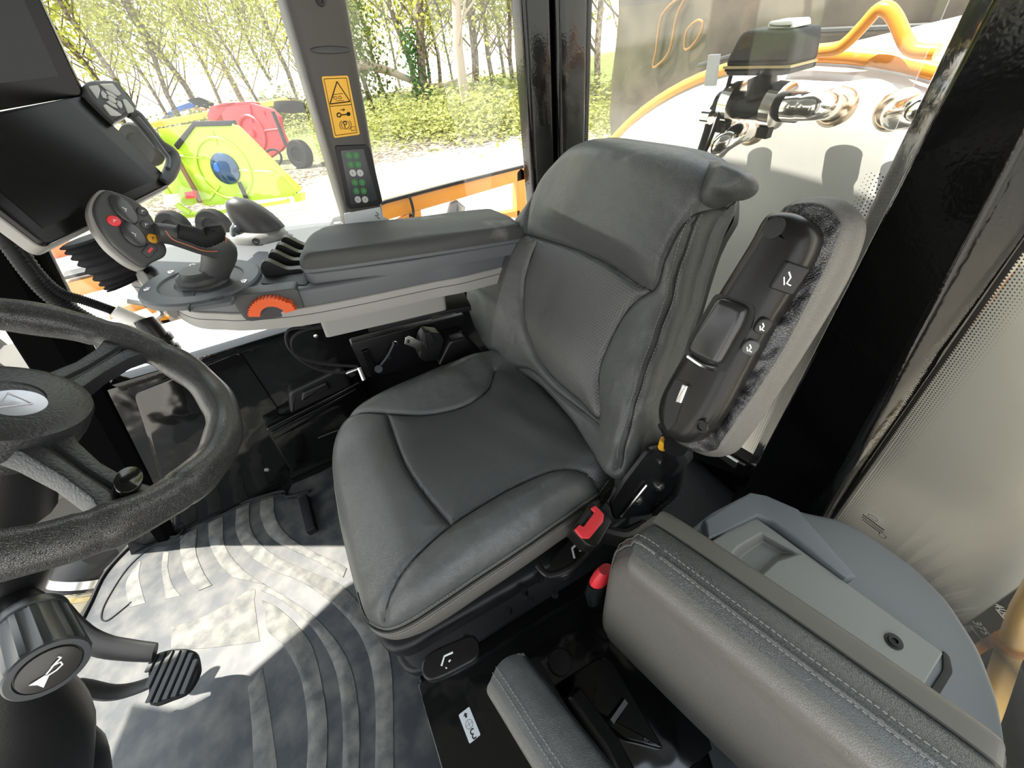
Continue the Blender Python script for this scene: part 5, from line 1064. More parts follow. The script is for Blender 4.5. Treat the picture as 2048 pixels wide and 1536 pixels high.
# ================= trim pillar in front of the side window, with decals and indicator lights
YP = -1.20; FPi = Frame((0, YP, 0), (1, 0, 0), (0, 0, 1), (0, 1, 0))
pl_ = lambda z: [(-0.082 - (z - 1.04) * 0.11, ), ]
def pe(z, k): return (-0.082 - (z - 1.038) * 0.110) if k == 0 else (-0.185 - (z - .97) * 0.162)
mb = MB(); rings = []
for z in (0.80, 0.95, 1.1, 1.25, 1.42, 1.6, 1.76):
    a, b = pe(z, 0), pe(z, 1); sec = round_poly([(a + .004, -1.31), (a, -1.225), (a - .012, YP), (b + .010, YP), (b, -1.22), (b - .006, -1.31)], .016, 4); rings.append([Vector((p[0], p[1], z)) for p in sec])
mb.loft(rings); tp_ = struct('trim_12', mb, M_pillar, label='charcoal window post cover with yellow warning sticker and light panel', smooth=50)
mb = MB(); FPq = Frame(FPi.o + Vector((0, .0015, 0)), FPi.u, FPi.v, FPi.n); q = FPq.uvs([(622, 97), (650, 92), (690, 94), (699, 100), (690, 106), (650, 108), (626, 104)]); mb.prism(FPq, smooth_line(q, 4, True), -.002, .003, .002); obj('grip_recess', mb, M_greyd, tp_, smooth=60)
mb = MB(); u, v = FPq.uv(641, 2); mb.lathe(Frame(FPq(u, v, 0), FPq.u, FPq.v, FPq.n), [(.009, 0), (.008, .004), (.004, .004), (.003, .001)], 16); obj('trim_screw', mb, M_blackm, tp_)
# yellow decal
FY = Frame(FPi.o + Vector((0, .0015, 0)), (1, 0, 0), (0, 0, 1), (0, 1, 0))
yd = obj('warning_decal', MB().prism(FY, round_poly(FY.uvs([(643, 153), (696, 151), (720, 269), (668, 276)]), .004), -.001, .0006), M_decaly); tag(yd, 'yellow warning sticker with triangle, key and parking symbols on the post cover', 'sticker')
L6 = lambda px, h=.0012: FY(*FY.uv(*px, h), h)
def lines(name, segs, r, par, m_=M_ink, closed=False):
    b_ = MB()
    for s_ in segs: b_.tube([L6(p) for p in s_], r, 4, closed=closed and len(s_) > 3)
    return obj(name, b_, m_, par, smooth=0)
lines('decal_border', [[(648, 158), (693, 156)], [(693, 156), (714, 265)], [(714, 265), (671, 271)], [(671, 271), (648, 158)], [(659, 213), (704, 209)]], .0006, yd)
lines('warning_triangle', [[(674, 163), (660, 208)], [(660, 208), (700, 203)], [(700, 203), (674, 163)]], .0011, yd)
circ = lambda x, y, r, n=14, a0=0, a1=6.283: [(x + r * math.cos(a), y + r * math.sin(a)) for a in np.linspace(a0, a1, n)]
lines('vehicle_symbol', [circ(671, 196, 3), circ(680, 195, 3), [(667, 189), (686, 187)], [(672, 202), (688, 201)], [(667, 197), (666, 190)]], .0005, yd)
lines('key_symbol', [circ(678, 230, 4), [(682, 230), (693, 229)], circ(697, 228, 3), circ(697, 228, 1.6)], .0012, yd); lines('arrow_symbol', [[(681, 220), (689, 219)], [(686, 217), (690, 219), (686, 222)]], .0007, yd)
lines('parking_brackets', [circ(691, 250, 8), circ(691, 250, 11.5, 8, -.9, .9), circ(691, 250, 11.5, 8, 2.2, 4.0), [(703, 261), (711, 260), (709, 253), (702, 254), (703, 261)]], .0006, yd)
text('parking_letter', 'P', L6((691, 250)), (-1, 0, 0), (0, 0, 1), .020, M_ink, yd)
# indicator light panel
ip = thing('indicator_panel', 'dark recessed panel with six rows of green and white key symbols on the post cover', 'switch panel', tuple(L6((710, 350))))
mb = MB(); fr_o = FY.uvs([(669, 291), (732, 289), (740, 296), (765, 402), (760, 410), (700, 418), (692, 412)]); mb.prism(FY, round_poly(fr_o, .006), -.002, .003, .002); pf = obj('panel_frame', mb, M_ink, ip)
mb = MB(); mb.prism(FY, round_poly(FY.uvs([(680, 300), (728, 297), (755, 400), (702, 410)], .003), .005), 0, .0042, .001); pb = obj('panel_face', mb, mat('indigo_grey_face', (.035, .037, .042), .4), ip)
M_lw = mat('indicator_white', (.45, .45, .45), .4)
for (x, y, g) in ((705, 311, 1), (709, 329, 1), (713, 346, 0), (717, 365, 1), (720, 382, 1), (723, 399, 0)):
    for s_ in (-1, 1):
        c = FY.uv(x + s_ * 7.2, y, .0045); e = Frame(FY(c[0], c[1], .0042), (-1, 0, 0), (0, 0, 1)); e.n = FY.n
        pl2 = [(-s_ * .0085 + s_ * .0085 * 2 * (1 - math.cos(a)) * .5, .0085 * math.sin(a)) for a in np.linspace(.45, math.pi, 8)]; pl2 = pl2 + [(p[0], -p[1]) for p in pl2[::-1][1:]]
        b_ = MB(); b_.prism(e, pl2, 0, .0008); k_ = obj('indicator_key', b_, M_green_l if g else M_lw, pb); b_ = MB(); b_.tube([e(0, -.003, .001), e(.001 * s_, .003, .001)], .0005, 4); obj('key_mark', b_, M_ink if not g else M_lw, k_)
wd_ = obj('white_decal', MB().prism(FY, round_poly(FY.uvs([(688, 427), (760, 414), (770, 448), (694, 462)]), .002), -.001, .0006), M_lab); tag(wd_, 'white sticker at the foot of the post cover behind the console', 'sticker')
lines('decal_symbol', [[(752, 424), (757, 428), (754, 434), (760, 438)], [(750, 432), (754, 430)]], .0009, wd_)
# ================= outside: ground, tank, boom, machines, woodland
GZ = -1.6
M_ground = plastic('gravel_ground', (0.40, 0.38, 0.34), 0.95, 30, .5)
def ground_mat():
    m = M_ground; nt = m.node_tree; b = nt.nodes['Principled BSDF']; tc = nd(m, 'ShaderNodeTexCoord'); sx = nd(m, 'ShaderNodeSeparateXYZ'); lk(m, tc.outputs['Object'], sx.inputs[0])
    n = nd(m, 'ShaderNodeTexNoise', Scale=0.9, Detail=8.0); lk(m, tc.outputs['Object'], n.inputs['Vector']); n2 = nd(m, 'ShaderNodeTexNoise', Scale=9.0, Detail=6.0); lk(m, tc.outputs['Object'], n2.inputs['Vector'])
    ad = nd(m, 'ShaderNodeMath'); ad.operation = 'MULTIPLY_ADD'; ad.inputs[1].default_value = 4.0; lk(m, n.outputs['Fac'], ad.inputs[0]); lk(m, sx.outputs['Y'], ad.inputs[2])
    def mask(y0, y1):
        r = nd(m, 'ShaderNodeMapRange'); r.inputs['From Min'].default_value = y0; r.inputs['From Max'].default_value = y1; lk(m, ad.outputs[0], r.inputs[0]); return r.outputs[0]
    def mixc(f, a, c):
        x = nd(m, 'ShaderNodeMix'); x.data_type = 'RGBA'; lk(m, f, x.inputs[0])
        for i, v in ((6, a), (7, c)):
            if isinstance(v, tuple): x.inputs[i].default_value = (*v, 1)
            else: lk(m, v, x.inputs[i])
        return x.outputs[2]
    r3 = nd(m, 'ShaderNodeValToRGB'); r3.color_ramp.elements[0].position = .42; r3.color_ramp.elements[1].position = .58; r3.color_ramp.elements[0].color = (.045, .032, .02, 1); r3.color_ramp.elements[1].color = (.24, .20, .15, 1); lk(m, n2.outputs['Fac'], r3.inputs[0])
    r4 = nd(m, 'ShaderNodeValToRGB'); r4.color_ramp.elements[0].position = .4; r4.color_ramp.elements[1].position = .6; r4.color_ramp.elements[0].color = (.06, .085, .015, 1); r4.color_ramp.elements[1].color = (.17, .19, .045, 1); lk(m, n2.outputs['Fac'], r4.inputs[0])
    c = mixc(mask(-12.2, -9.6), r3.outputs[0], (.50, .47, .43)); c = mixc(mask(-17, -13.5), r4.outputs[0], c); c = mixc(mask(-34, -28), (.55, .50, .38), c); lk(m, c, b.inputs['Base Color'])
ground_mat()
mb = MB(); mb.add([(-150, 12, GZ), (150, 12, GZ), (150, -220, GZ), (-150, -220, GZ)], [(0, 1, 2, 3)]); g_ = obj('ground', mb, M_ground, smooth=0); tag(g_, 'pale gravel yard running into leaf litter and grass', 'ground', kind='structure')

# ---- woodland
M_bark = plastic('bark_grey_brown', (0.16, 0.12, 0.085), 0.9, 14, .8); vary(M_bark, (0.09, 0.065, 0.045), (0.26, 0.21, 0.16), 9.0)
M_barkp = plastic('bark_pale', (0.40, 0.32, 0.25), 0.9, 14, .8)
def leafm(n_, a, b_):
    m = mat(n_, a, 0.6); vary(m, a, b_, 3.0, .35, .65); bs = m.node_tree.nodes['Principled BSDF']; t = nd(m, 'ShaderNodeBsdfTranslucent'); x = nd(m, 'ShaderNodeMixShader'); x.inputs[0].default_value = .4
    t.inputs[0].default_value = (*b_, 1); o_ = m.node_tree.nodes['Material Output']; lk(m, bs.outputs[0], x.inputs[1]); lk(m, t.outputs[0], x.inputs[2]); lk(m, x.outputs[0], o_.inputs[0]); return m
M_leaf = leafm('spring_leaves', (0.26, 0.30, 0.035), (0.50, 0.50, 0.10)); M_leafd = leafm('dark_leaves', (0.05, 0.09, 0.018), (0.14, 0.18, 0.04)); M_leafb = leafm('bush_leaves', (0.16, 0.19, 0.035), (0.36, 0.36, 0.11))
def leaves(n, fn, s0, s1):
    c = fn(n); V = []; Fc = []; d = rng.normal(size=(n, 3)); d /= np.linalg.norm(d, axis=1)[:, None]; e = np.cross(d, rng.normal(size=(n, 3))); e /= np.linalg.norm(e, axis=1)[:, None]; s = rng.uniform(s0, s1, n)[:, None]
    q = np.stack([c + d * s, c + e * s * .6, c - d * s, c - e * s * .6], 1).reshape(-1, 3); b_ = MB(); b_.arrays(q.tolist(), [(4 * i, 4 * i + 1, 4 * i + 2, 4 * i + 3) for i in range(n)]); return b_
def tree_mesh(H, r, lean, nb, seed, spread=2.0):
    rs = np.random.default_rng(seed); b_ = MB(); P = []; k = 8; dx, dy = lean; x = y = 0.0
    for i in range(k + 1): P.append(Vector((dx * i / k * H + rs.normal() * .16, dy * i / k * H + rs.normal() * .16, H * i / k)))
    P[0] = Vector((0, 0, -.1)); b_.tube(P, [r * (1 - .75 * i / k) for i in range(k + 1)], 8, n=2); tips = []
    for j in range(nb):
        t = rs.uniform(.10, .95); i = min(int(t * k), k - 1); s_ = P[i].lerp(P[i + 1], t * k - i); a = rs.uniform(0, 6.28); L = spread * (1.15 - t) * rs.uniform(.5, 1.1)
        m1 = s_ + Vector((math.cos(a) * L * .5, math.sin(a) * L * .5, L * .45)); m2 = m1 + Vector((math.cos(a + .4) * L * .45, math.sin(a + .4) * L * .45, L * .6))
        b_.tube([s_, m1, m2], [r * .28 * (1.1 - t), r * .16 * (1.1 - t) + .008, .006], 5); tips += [m1, m2]
        for q in range(3):
            f = rs.uniform(0, 1); s2 = m1.lerp(m2, f); d = Vector((rs.normal(), rs.normal(), abs(rs.normal()) + .3)).normalized() * L * .4; b_.tube([s2, s2 + d], [.016, .005], 4); tips.append(s2 + d); d2 = Vector((rs.normal(), rs.normal(), rs.normal() * .5 + .4)).normalized() * L * .3; b_.tube([s2 + d * .5, s2 + d * .5 + d2], [.009, .004], 4); tips.append(s2 + d * .5 + d2)
    return b_, tips
protos = []
for k, (H_, r_, nb, nl) in enumerate(((15, .22, 44, 2600), (13, .13, 50, 6500), (14, .16, 34, 900), (11, .09, 46, 5000))):
    b_, tips = tree_mesh(H_, r_, (0, 0), nb, 10 + k, 2.6); T = np.array([tuple(t) for t in tips])
    lv = leaves(nl, lambda n: T[rng.integers(0, len(T), n)] + rng.normal(size=(n, 3)) * .5, .06, .12); protos.append((b_, lv))
proto_obj = {}
def place_tree(k, x, y, sc, rot, label, bark=None, leaf=None, lean=(0, 0), sxy=None):
    key = (k, bark.name if bark else '', leaf.name if leaf else '')
    if key not in proto_obj:
        t = obj('trunk', protos[k][0], bark or M_bark, None, smooth=60); l = obj('foliage', protos[k][1], leaf or M_leaf, None, smooth=0, fix=False); proto_obj[key] = (t, l, False)
    t, l, used = proto_obj[key]
    root = bpy.data.objects.new('tree', None); COL.objects.link(root); root.location = (x, y, GZ); root.rotation_euler = (lean[1], lean[0], rot); root.scale = ((sxy or sc), (sxy or sc), sc)
    if used: t2, l2 = t.copy(), l.copy(); COL.objects.link(t2); COL.objects.link(l2)
    else: t2, l2 = t, l; proto_obj[key] = (t, l, True)
    t2.parent = root; l2.parent = root; l2['kind'] = 'stuff'; tag(root, label, 'tree', 'bare spring trees at the edge of the field'); return root
spec = [(850, 222, 0, 1.0, None, 'thick leaning trunk pair, right one, with ivy foot in the second window'), ]
TL = [((852, 215), 0, 1.0, M_bark, 'dark leaning tree with an ivy covered foot left of the fallen branch'), ((836, 205), 2, .95, M_bark, 'thin dark tree just left of the ivy footed tree'), ((862, 180), 3, 1.2, M_bark, 'slim tree with small twigs behind the ivy footed tree'),
      ((936, 228), 2, 1.25, M_barkp, 'pale bare trunk nearest the middle of the second window'), ((952, 195), 0, .9, M_bark, 'dark trunk close behind the pale trunk'), ((990, 185), 1, 1.0, M_bark, 'forked dark tree right of the pale trunk'),
      ((1030, 190), 1, .9, M_bark, 'leafy slender tree beside the ribbed black post'), ((908, 180), 3, .8, M_bark, 'small twiggy tree left of the pale trunk'), ((770, 190), 1, .8, M_bark, 'bushy tree at the left side of the second window'),
      ((160, 190), 0, .9, M_bark, 'forked tree nearest the upper screen'), ((255, 190), 1, 1.0, M_bark, 'yellow green tree behind the blue machine'), ((330, 185), 1, 1.1, M_bark, 'broad yellow green tree above the green mower'), ((378, 190), 2, 1.1, M_bark, 'straight grey trunk above the green mower'),
      ((430, 190), 1, .9, M_bark, 'thin leafy tree between two straight trunks'), ((480, 195), 0, 1.0, M_bark, 'straight trunk with forks above the red mower'), ((520, 200), 3, 1.0, M_bark, 'slim crooked tree behind the white box'), ((560, 205), 1, .8, M_bark, 'dense tree beside the left edge of the post cover'),
      ((590, 200), 2, 1.0, M_bark, 'dark tree partly behind the post cover'), ((620, 195), 1, 1.0, M_bark, 'tree hidden mostly by the post cover'), ((1195, 200), 1, 1.0, M_bark, 'tree seen past the rear corner of the cab'), ((1225, 190), 2, 1.0, M_bark, 'slender tree beside the dark panel'),
      ((200, 185), 2, 1.0, M_bark, 'thin trunk between forked tree and yellow green tree'), ((300, 180), 3, 1.1, M_bark, 'light twiggy tree over the black tyre'), ((880, 170), 1, 1.0, M_bark, 'far yellow green tree over the white field'), ((800, 175), 3, 1.0, M_bark, 'far twiggy tree over the fallen branch'), ((1010, 160), 3, 1.1, M_bark, 'far slender tree close to the black post')]
for k_, ((px, py), k, sc, bk_, lab) in enumerate(TL):
    p = W(px, py, Z=GZ); mx = 30.0 + (k_ % 5) * 2.5
    e_ = Vector(EYE); d_ = Vector((p.x, p.y, 0)); L_ = d_.length
    if L_ > mx: p = Vector((p.x * mx / L_, p.y * mx / L_, GZ))
    place_tree(k, p.x, p.y, sc, rng.uniform(0, 6.28), lab, bk_, M_leaf, (rng.normal() * .07, rng.normal() * .07))
# ivy on the leaning tree, dark bushy evergreen, fallen branch
pv = W(852, 215, Z=GZ); lv = leaves(900, lambda n: np.c_[rng.normal(size=n) * .28 + pv.x, rng.normal(size=n) * .28 + pv.y, GZ + rng.uniform(0, 3.0, n)], .05, .11); o_ = obj('ivy', lv, leafm('ivy_leaves', (.03, .10, .02), (.08, .2, .05)), smooth=0, fix=False); tag(o_, 'dark green ivy climbing the foot of the leaning tree', 'ivy', kind='stuff')
pe_ = W(752, 240, Z=GZ); lv = leaves(2600, lambda n: np.c_[rng.normal(size=n) * .8 + pe_.x * 1.05, rng.normal(size=n) * .7 + pe_.y * 1.05, GZ + .6 + np.abs(rng.normal(size=n)) * .4 + rng.uniform(0, 4.6, n)], .06, .13); rt_ = thing('evergreen_bush', 'tall dark evergreen bush right of the post cover', 'bush', (pe_.x * 1.05, pe_.y * 1.05, GZ)); o_ = obj('bush_foliage', lv, M_leafd, rt_, smooth=0, fix=False); o_['kind'] = 'stuff'
mb = MB(); mb.tube([(pe_.x * 1.05, pe_.y * 1.05, GZ - .1), (pe_.x * 1.05 + .1, pe_.y * 1.05, GZ + 4.5)], [.14, .05], 8); obj('bush_stem', mb, M_bark, rt_)
b0 = W(705, 235, Z=GZ + .1); b_ = MB(); q_ = Vector(W(760, 200, Z=GZ)); sc_ = 24 / q_.length; base = q_ * sc_; b_.tube([Vector((base.x + 2.2, base.y, GZ + .2)), Vector((base.x + .8, base.y, GZ + 1.9)), Vector((base.x - .6, base.y, GZ + 1.7)), Vector((base.x - 3.0, base.y - .5, GZ + .7)), Vector((base.x - 5.5, base.y - 1, GZ + .9))], [.22, .20, .17, .12, .05], 10, n=5); o_ = obj('fallen_branch', b_, M_barkp); tag(o_, 'arched fallen branch across the undergrowth', 'branch')
# undergrowth bushes
lvb = leaves(1100, lambda n: np.c_[rng.normal(size=n) * .75, rng.normal(size=n) * .6, np.abs(rng.normal(size=n)) * .55], .035, .085); bush0 = obj('undergrowth_bush', lvb, M_leafb, smooth=0, fix=False)
first = True
bl = [(770, 255), (800, 262), (830, 262), (870, 262), (905, 250), (940, 262), (968, 240), (1000, 262), (1035, 258), (1045, 225), (985, 205), (1190, 262), (1215, 240), (1235, 250), (885, 225), (920, 210), (1020, 200), (790, 225), (610, 262), (560, 240), (590, 222), (545, 222), (500, 200), (450, 200), (400, 205), (350, 200), (280, 205), (240, 205), (1200, 215), (640, 235), (300, 190), (380, 190), (470, 190), (430, 188), (215, 195), (180, 195)]
for k, (px, py) in enumerate(bl):
    p = W(px, py, Z=GZ); mx = 27.0 + (k % 4); L_ = math.hypot(p.x, p.y)
    if L_ > mx: p = Vector((p.x * mx / L_, p.y * mx / L_, GZ))
    o_ = bush0 if first else bush0.copy()
    if not first: COL.objects.link(o_)
    first = False; s_ = rng.uniform(.8, 1.5); o_.location = (p.x, p.y, GZ); o_.scale = (s_ * 1.2, s_ * 1.2, s_ * rng.uniform(.4, .8)); o_.rotation_euler = (0, 0, rng.uniform(0, 6.28)); tag(o_, 'leafy yellow green bush in the undergrowth below the trees', 'bush', 'undergrowth bushes along the tree line')

# ---- spray / spreader boom rails beside the cab
YB = -2.25; FBm = Frame((0, YB, 0), (1, 0, 0), (0, 0, 1), (0, 1, 0))
bm_ = thing('boom_frame', 'amber painted steel boom frame outside the right window', 'frame', tuple(W(900, 400, Y=YB)))
def bar(name, q, th=.05, m_=None, par=None, F_=None): b_ = MB(); F_ = F_ or FBm; b_.prism(F_, F_.uvs(q), -th, 0, .003); return obj(name, b_, m_ or M_amber, par or bm_)
tr1 = bar('top_rail', [(700, 432), (768, 402), (1060, 331), (1060, 356), (776, 440), (700, 470)])
b_ = MB(); b_.prism(Frame(FBm.o + Vector((0, .01, 0)), FBm.u, FBm.v, FBm.n), FBm.uvs([(700, 428), (770, 400), (900, 366), (1060, 327), (1060, 332), (900, 372), (772, 406), (700, 434)]), -.02, 0); obj('rail_edge', b_, M_ink, tr1)
bar('upright', [(816, 425), (842, 418), (847, 470), (826, 475)]); bar('end_plate', [(1034, 345), (1042, 336), (1055, 345), (1055, 440), (1034, 440)], .06)
bar('lower_rail', [(940, 440), (1040, 420), (1040, 432), (950, 452)]); bar('brace', [(775, 452), (822, 425), (826, 432), (785, 462)], .03)
bar('lower_rail', [(985, 470), (1060, 445), (1060, 480), (985, 500)], .05)
b_ = MB(); b_.tube([W(818, 392, Y=YB + .02), W(822, 402, Y=YB + .03), W(827, 425, Y=YB + .03), W(824, 445, Y=YB + .02)], .008, 8, n=3); obj('hose_loop', b_, M_rubber, bm_)
b_ = MB(); b_.prism(FBm, FBm.uvs([(905, 408), (918, 403), (932, 415), (930, 432), (912, 437), (893, 435), (900, 420)]), -.10, 0.0, .015); o_ = obj('work_lamp', b_, mat('lamp_grey', (.25, .24, .24), .5)); tag(o_, 'small grey work lamp on an amber bracket on the boom frame', 'lamp')
b_ = MB(); b_.prism(Frame(FBm.o + Vector((0, .001, 0)), FBm.u, FBm.v, FBm.n), FBm.uvs([(915, 407), (928, 415), (926, 428), (914, 432)]), 0, .004, .002); obj('lamp_lens', b_, M_steel, o_)
b_ = MB(); b_.prism(FBm, FBm.uvs([(905, 438), (928, 436), (926, 452), (908, 452)]), -.05, 0); obj('lamp_bracket', b_, M_amber, o_)
YC = -1.9; FBc = Frame((0, YC, 0), (1, 0, 0), (0, 0, 1), (0, 1, 0))
w2_ = thing('walkway_frame', 'amber walkway frame below the joystick outside the window', 'frame', tuple(W(250, 600, Y=YC)))
for q in ([(110, 572), (330, 520), (340, 545), (130, 600)], [(120, 555), (330, 505), (332, 512), (122, 562)]): bar('rail', q, .06, None if q[0][1] != 555 else M_ink, w2_, FBc)
bar('rail', [(215, 625), (340, 585), (345, 600), (220, 640)], .05, None, w2_, FBc); bar('post', [(272, 600), (290, 590), (345, 645), (335, 655)], .05, None, w2_, FBc)
bar('bright_plate', [(330, 660), (420, 655), (430, 668), (350, 690)], .04, M_steel, w2_, FBc)
for k in range(3): bar('plank', [(290, 668 - k * 11), (430, 640 - k * 9), (430, 646 - k * 9), (295, 676 - k * 11)], .03, mat('weathered_board', (.35, .28, .22), .8), w2_, FBc)
b_ = MB(); b_.tube([W(255, 600, Y=-1.8), W(305, 610, Y=-1.8), W(322, 625, Y=-1.8), W(300, 640, Y=-1.8)], .014, 8, n=4); obj('hook_rod', b_, M_steel, w2_)
b_ = MB(); FT1 = Frame((0, W(100, 520, Z=GZ).y, 0), (1, 0, 0), (0, 0, 1), (0, 1, 0)); b_.prism(FT1, round_poly(FT1.uvs([(78, 495), (120, 485), (150, 500), (145, 512), (98, 522), (80, 515)]), .03), -.3, 0, .03); o_ = obj('red_lidded_box', b_, mat('coral_red', (.75, .16, .06), .5)); tag(o_, 'small red and white box on the ground below the touch screen', 'box')

# ---- the mowers and other machines in the yard
M_lime = mat('lime_paint', (0.33, 0.48, 0.03), 0.35, coat=.2); M_blue = mat('blue_paint', (0.01, 0.09, 0.42), .4); M_tyre = plastic('tyre_black', (.009, .009, .009), .8, 60, .8, spec=.2)
def wall_frame(p0, p1, z, lean=0.25):
    a, b = W(*p0, Z=z), W(*p1, Z=z); u = (b - a).normalized(); n_ = Vector((u.y, -u.x, 0)); 
    if n_.dot(Vector((0, 1, 0))) < 0: n_ = -n_
    return Frame(a, u, Vector((0, 0, 1)) - n_ * lean, n_)
gm = thing('lime_mower', 'lime green rotary mower standing in the yard with its deck raised', 'mower', tuple(W(450, 412, Z=GZ)))
FGm = wall_frame((400, 412), (594, 390), GZ + .35); G = lambda name, q, th=.06, m_=M_lime, par=None, bev=.01, h=0: obj(name, MB().prism(Frame(FGm(0, 0, h), FGm.u, FGm.v, FGm.n), FGm.uvs(q, h), -th, 0, bev), m_, par or gm)
dk = G('deck', [(352, 297), (385, 250), (465, 249), (594, 378), (590, 392), (412, 412), (400, 405)], .08)
G('deck_edge', [(465, 247), (474, 252), (600, 378), (594, 384), (588, 376), (462, 254)], .12, M_lime, dk, .01, .06)
G('black_seal', [(383, 243), (466, 240), (470, 251), (388, 253)], .1, M_ink, dk, .01, .05); G('black_seal', [(347, 290), (383, 246), (389, 251), (354, 299)], .1, M_ink, dk, .01, .05)
G('left_wing', [(315, 258), (383, 247), (352, 297), (398, 404), (380, 412), (330, 400), (340, 340)], .06)
cg_ = FGm.uv(447, 338, .02); e = Frame(FGm(cg_[0], cg_[1], .0), FGm.u, FGm.v, FGm.n); Rg = abs(FGm.uv(500, 338)[0] - cg_[0])
mb = MB(); mb.tube([e(Rg * math.cos(a), Rg * 1.0 * math.sin(a), .02) for a in np.linspace(0, 6.283, 41)[:-1]], .035, 8, closed=True); obj('raised_ring', mb, M_lime, dk, smooth=60)
for q in ([(360, 312), (430, 318)], [(470, 340), (560, 345)], [(425, 262), (435, 290)], [(418, 400), (440, 372)]):
    mb = MB(); mb.tube([FGm(*FGm.uv(*p), .01) for p in q], .025, 6); obj('deck_rib', mb, M_lime, dk)
mb = MB(); Rb = Rg * .52; mb.lathe(Frame(e(0.05, 0, .05), e.u, e.v, e.n), [(Rb, -.05), (Rb, 0), (Rb * .8, .05), (Rb * .3, .12), (.01, .14)], 28); obj('blade_cover', mb, mat('steel_blue_dark', (.03, .06, .11), .2, metal=.5), gm, smooth=50)
mb = MB(); mb.prism(e, [(Rb * .1 * 2 * math.cos(a) - Rb * .1, Rb * .3 * math.sin(a) + Rb * .1) for a in np.linspace(0, 6.28, 18)[:-1]], .1, .2, .02); obj('blue_hub', mb, M_blue, gm)
G('black_strap', [(474, 365), (480, 363), (497, 400), (490, 402)], .03, M_ink, gm, .005, .1)
mb = MB(); mb.tube([FGm(*FGm.uv(*p), .08) for p in ((357, 315), (375, 345), (395, 380), (405, 405))], .05, 8); obj('chain_guard', mb, plastic('rusty_chain', (.16, .08, .04), .7, 40, 1), gm)
mb = MB(); mb.tube([FGm(*FGm.uv(*p), .3) for p in ((300, 300), (335, 350), (370, 405), (400, 425))], .07, 6); mb.tube([FGm(*FGm.uv(*p), .3) for p in ((330, 440), (375, 430), (420, 425), (590, 398))], .07, 6); obj('mower_frame', mb, M_lime, gm, smooth=20)
G('skid_foot', [(585, 388), (602, 385), (604, 402), (590, 405)], .2, M_lime, gm)
def tyre(cx, cy, F_, R_, w, par, off=0, nm='wheel', m_=None):
    c_ = F_.uv(cx, cy, off); e = Frame(F_(c_[0], c_[1], off), F_.u, F_.v, F_.n); b_ = MB(); b_.lathe(e, [(R_ * .55, -w), (R_ * .9, -w), (R_, -w * .6), (R_, w * .6), (R_ * .9, w), (R_ * .55, w), (R_ * .5, w * .6)], 28); t = obj(nm, b_, M_tyre, par, smooth=40)
    b_ = MB(); b_.lathe(e, [(R_ * .54, w * .5), (R_ * .3, w * .2), (.02, w * .4)], 20); obj('wheel_rim', b_, m_ or M_greyd, t); return t
tyre(430, 455, FGm, .40, .12, gm, .9); tyre(350, 458, FGm, .40, .12, gm, .8); tyre(285, 290, FGm, .42, .15, gm, .3)
G('red_hitch', [(368, 385), (385, 382), (388, 396), (372, 398)], .1, M_redp, gm, .01, .3); G('grey_gearbox', [(325, 390), (345, 388), (350, 410), (328, 415)], .2, M_whitep, gm, .02, .4)
# red mower behind
rm = thing('red_mower', 'red rotary mower with raised deck behind the lime mower', 'mower', tuple(W(520, 320, Z=GZ)))
FRm = wall_frame((440, 330), (600, 322), GZ + .1); Rm = lambda name, q, th=.08, m_=M_redp, par=None, bev=.02, h=0: obj(name, MB().prism(Frame(FRm(0, 0, h), FRm.u, FRm.v, FRm.n), FRm.uvs(q, h), -th, 0, bev), m_, par or rm)
rd = Rm('deck', [(440, 222), (460, 208), (500, 205), (541, 217), (557, 233), (562, 262), (573, 286), (562, 300), (535, 318), (500, 300), (472, 280), (450, 250)], .15)
Rm('side_panel', [(413, 232), (420, 213), (448, 205), (500, 203), (500, 210), (455, 215), (440, 232), (425, 250)], .4)
cr_ = FRm.uv(506, 268); e = Frame(FRm(cr_[0], cr_[1], 0), FRm.u, FRm.v, FRm.n); Rr = abs(FRm.uv(530, 268)[0] - cr_[0])
mb = MB(); mb.tube([e(Rr * math.cos(a), Rr * math.sin(a), .03) for a in np.linspace(0, 6.283, 31)[:-1]], .05, 6, closed=True); mb.lathe(e, [(.12, 0), (.12, .08), (.02, .1)], 14); obj('deck_ring', mb, M_redp, rd)
for q in ([(500, 210), (506, 245)], [(530, 262), (565, 258)], [(520, 292), (535, 312)], [(530, 230), (528, 222)]): mb = MB(); mb.tube([FRm(*FRm.uv(*p), .02) for p in q], .035, 6); obj('deck_rib', mb, M_redp, rd)
tyre(600, 309, FRm, .42, .16, rm, .4, 'transport_wheel'); mb = MB(); mb.tube([FRm(*FRm.uv(*p), .3) for p in ((560, 225), (572, 255), (585, 290))], .06, 8); obj('wheel_arm', mb, M_ink, rm)
ch_ = FRm.uv(580, 214, .3); e = Frame(FRm(ch_[0], ch_[1], .3), FRm.u, FRm.n, FRm.v); mb = MB(); mb.lathe(e, [(.2, -.14), (.42, -.12), (.46, 0), (.42, .12), (.2, .14)], 24); obj('caster_wheel', mb, M_tyre, rm, smooth=50)
mb = MB(); mb.tube([FRm(*FRm.uv(*p), .6) for p in circ(573, 316, 17, 20)[:-1]], .035, 6, closed=True); obj('hose_coil', mb, M_tyre, rm)
Rm('black_deflector', [(430, 212), (468, 204), (470, 209), (436, 220)], .2, M_ink)
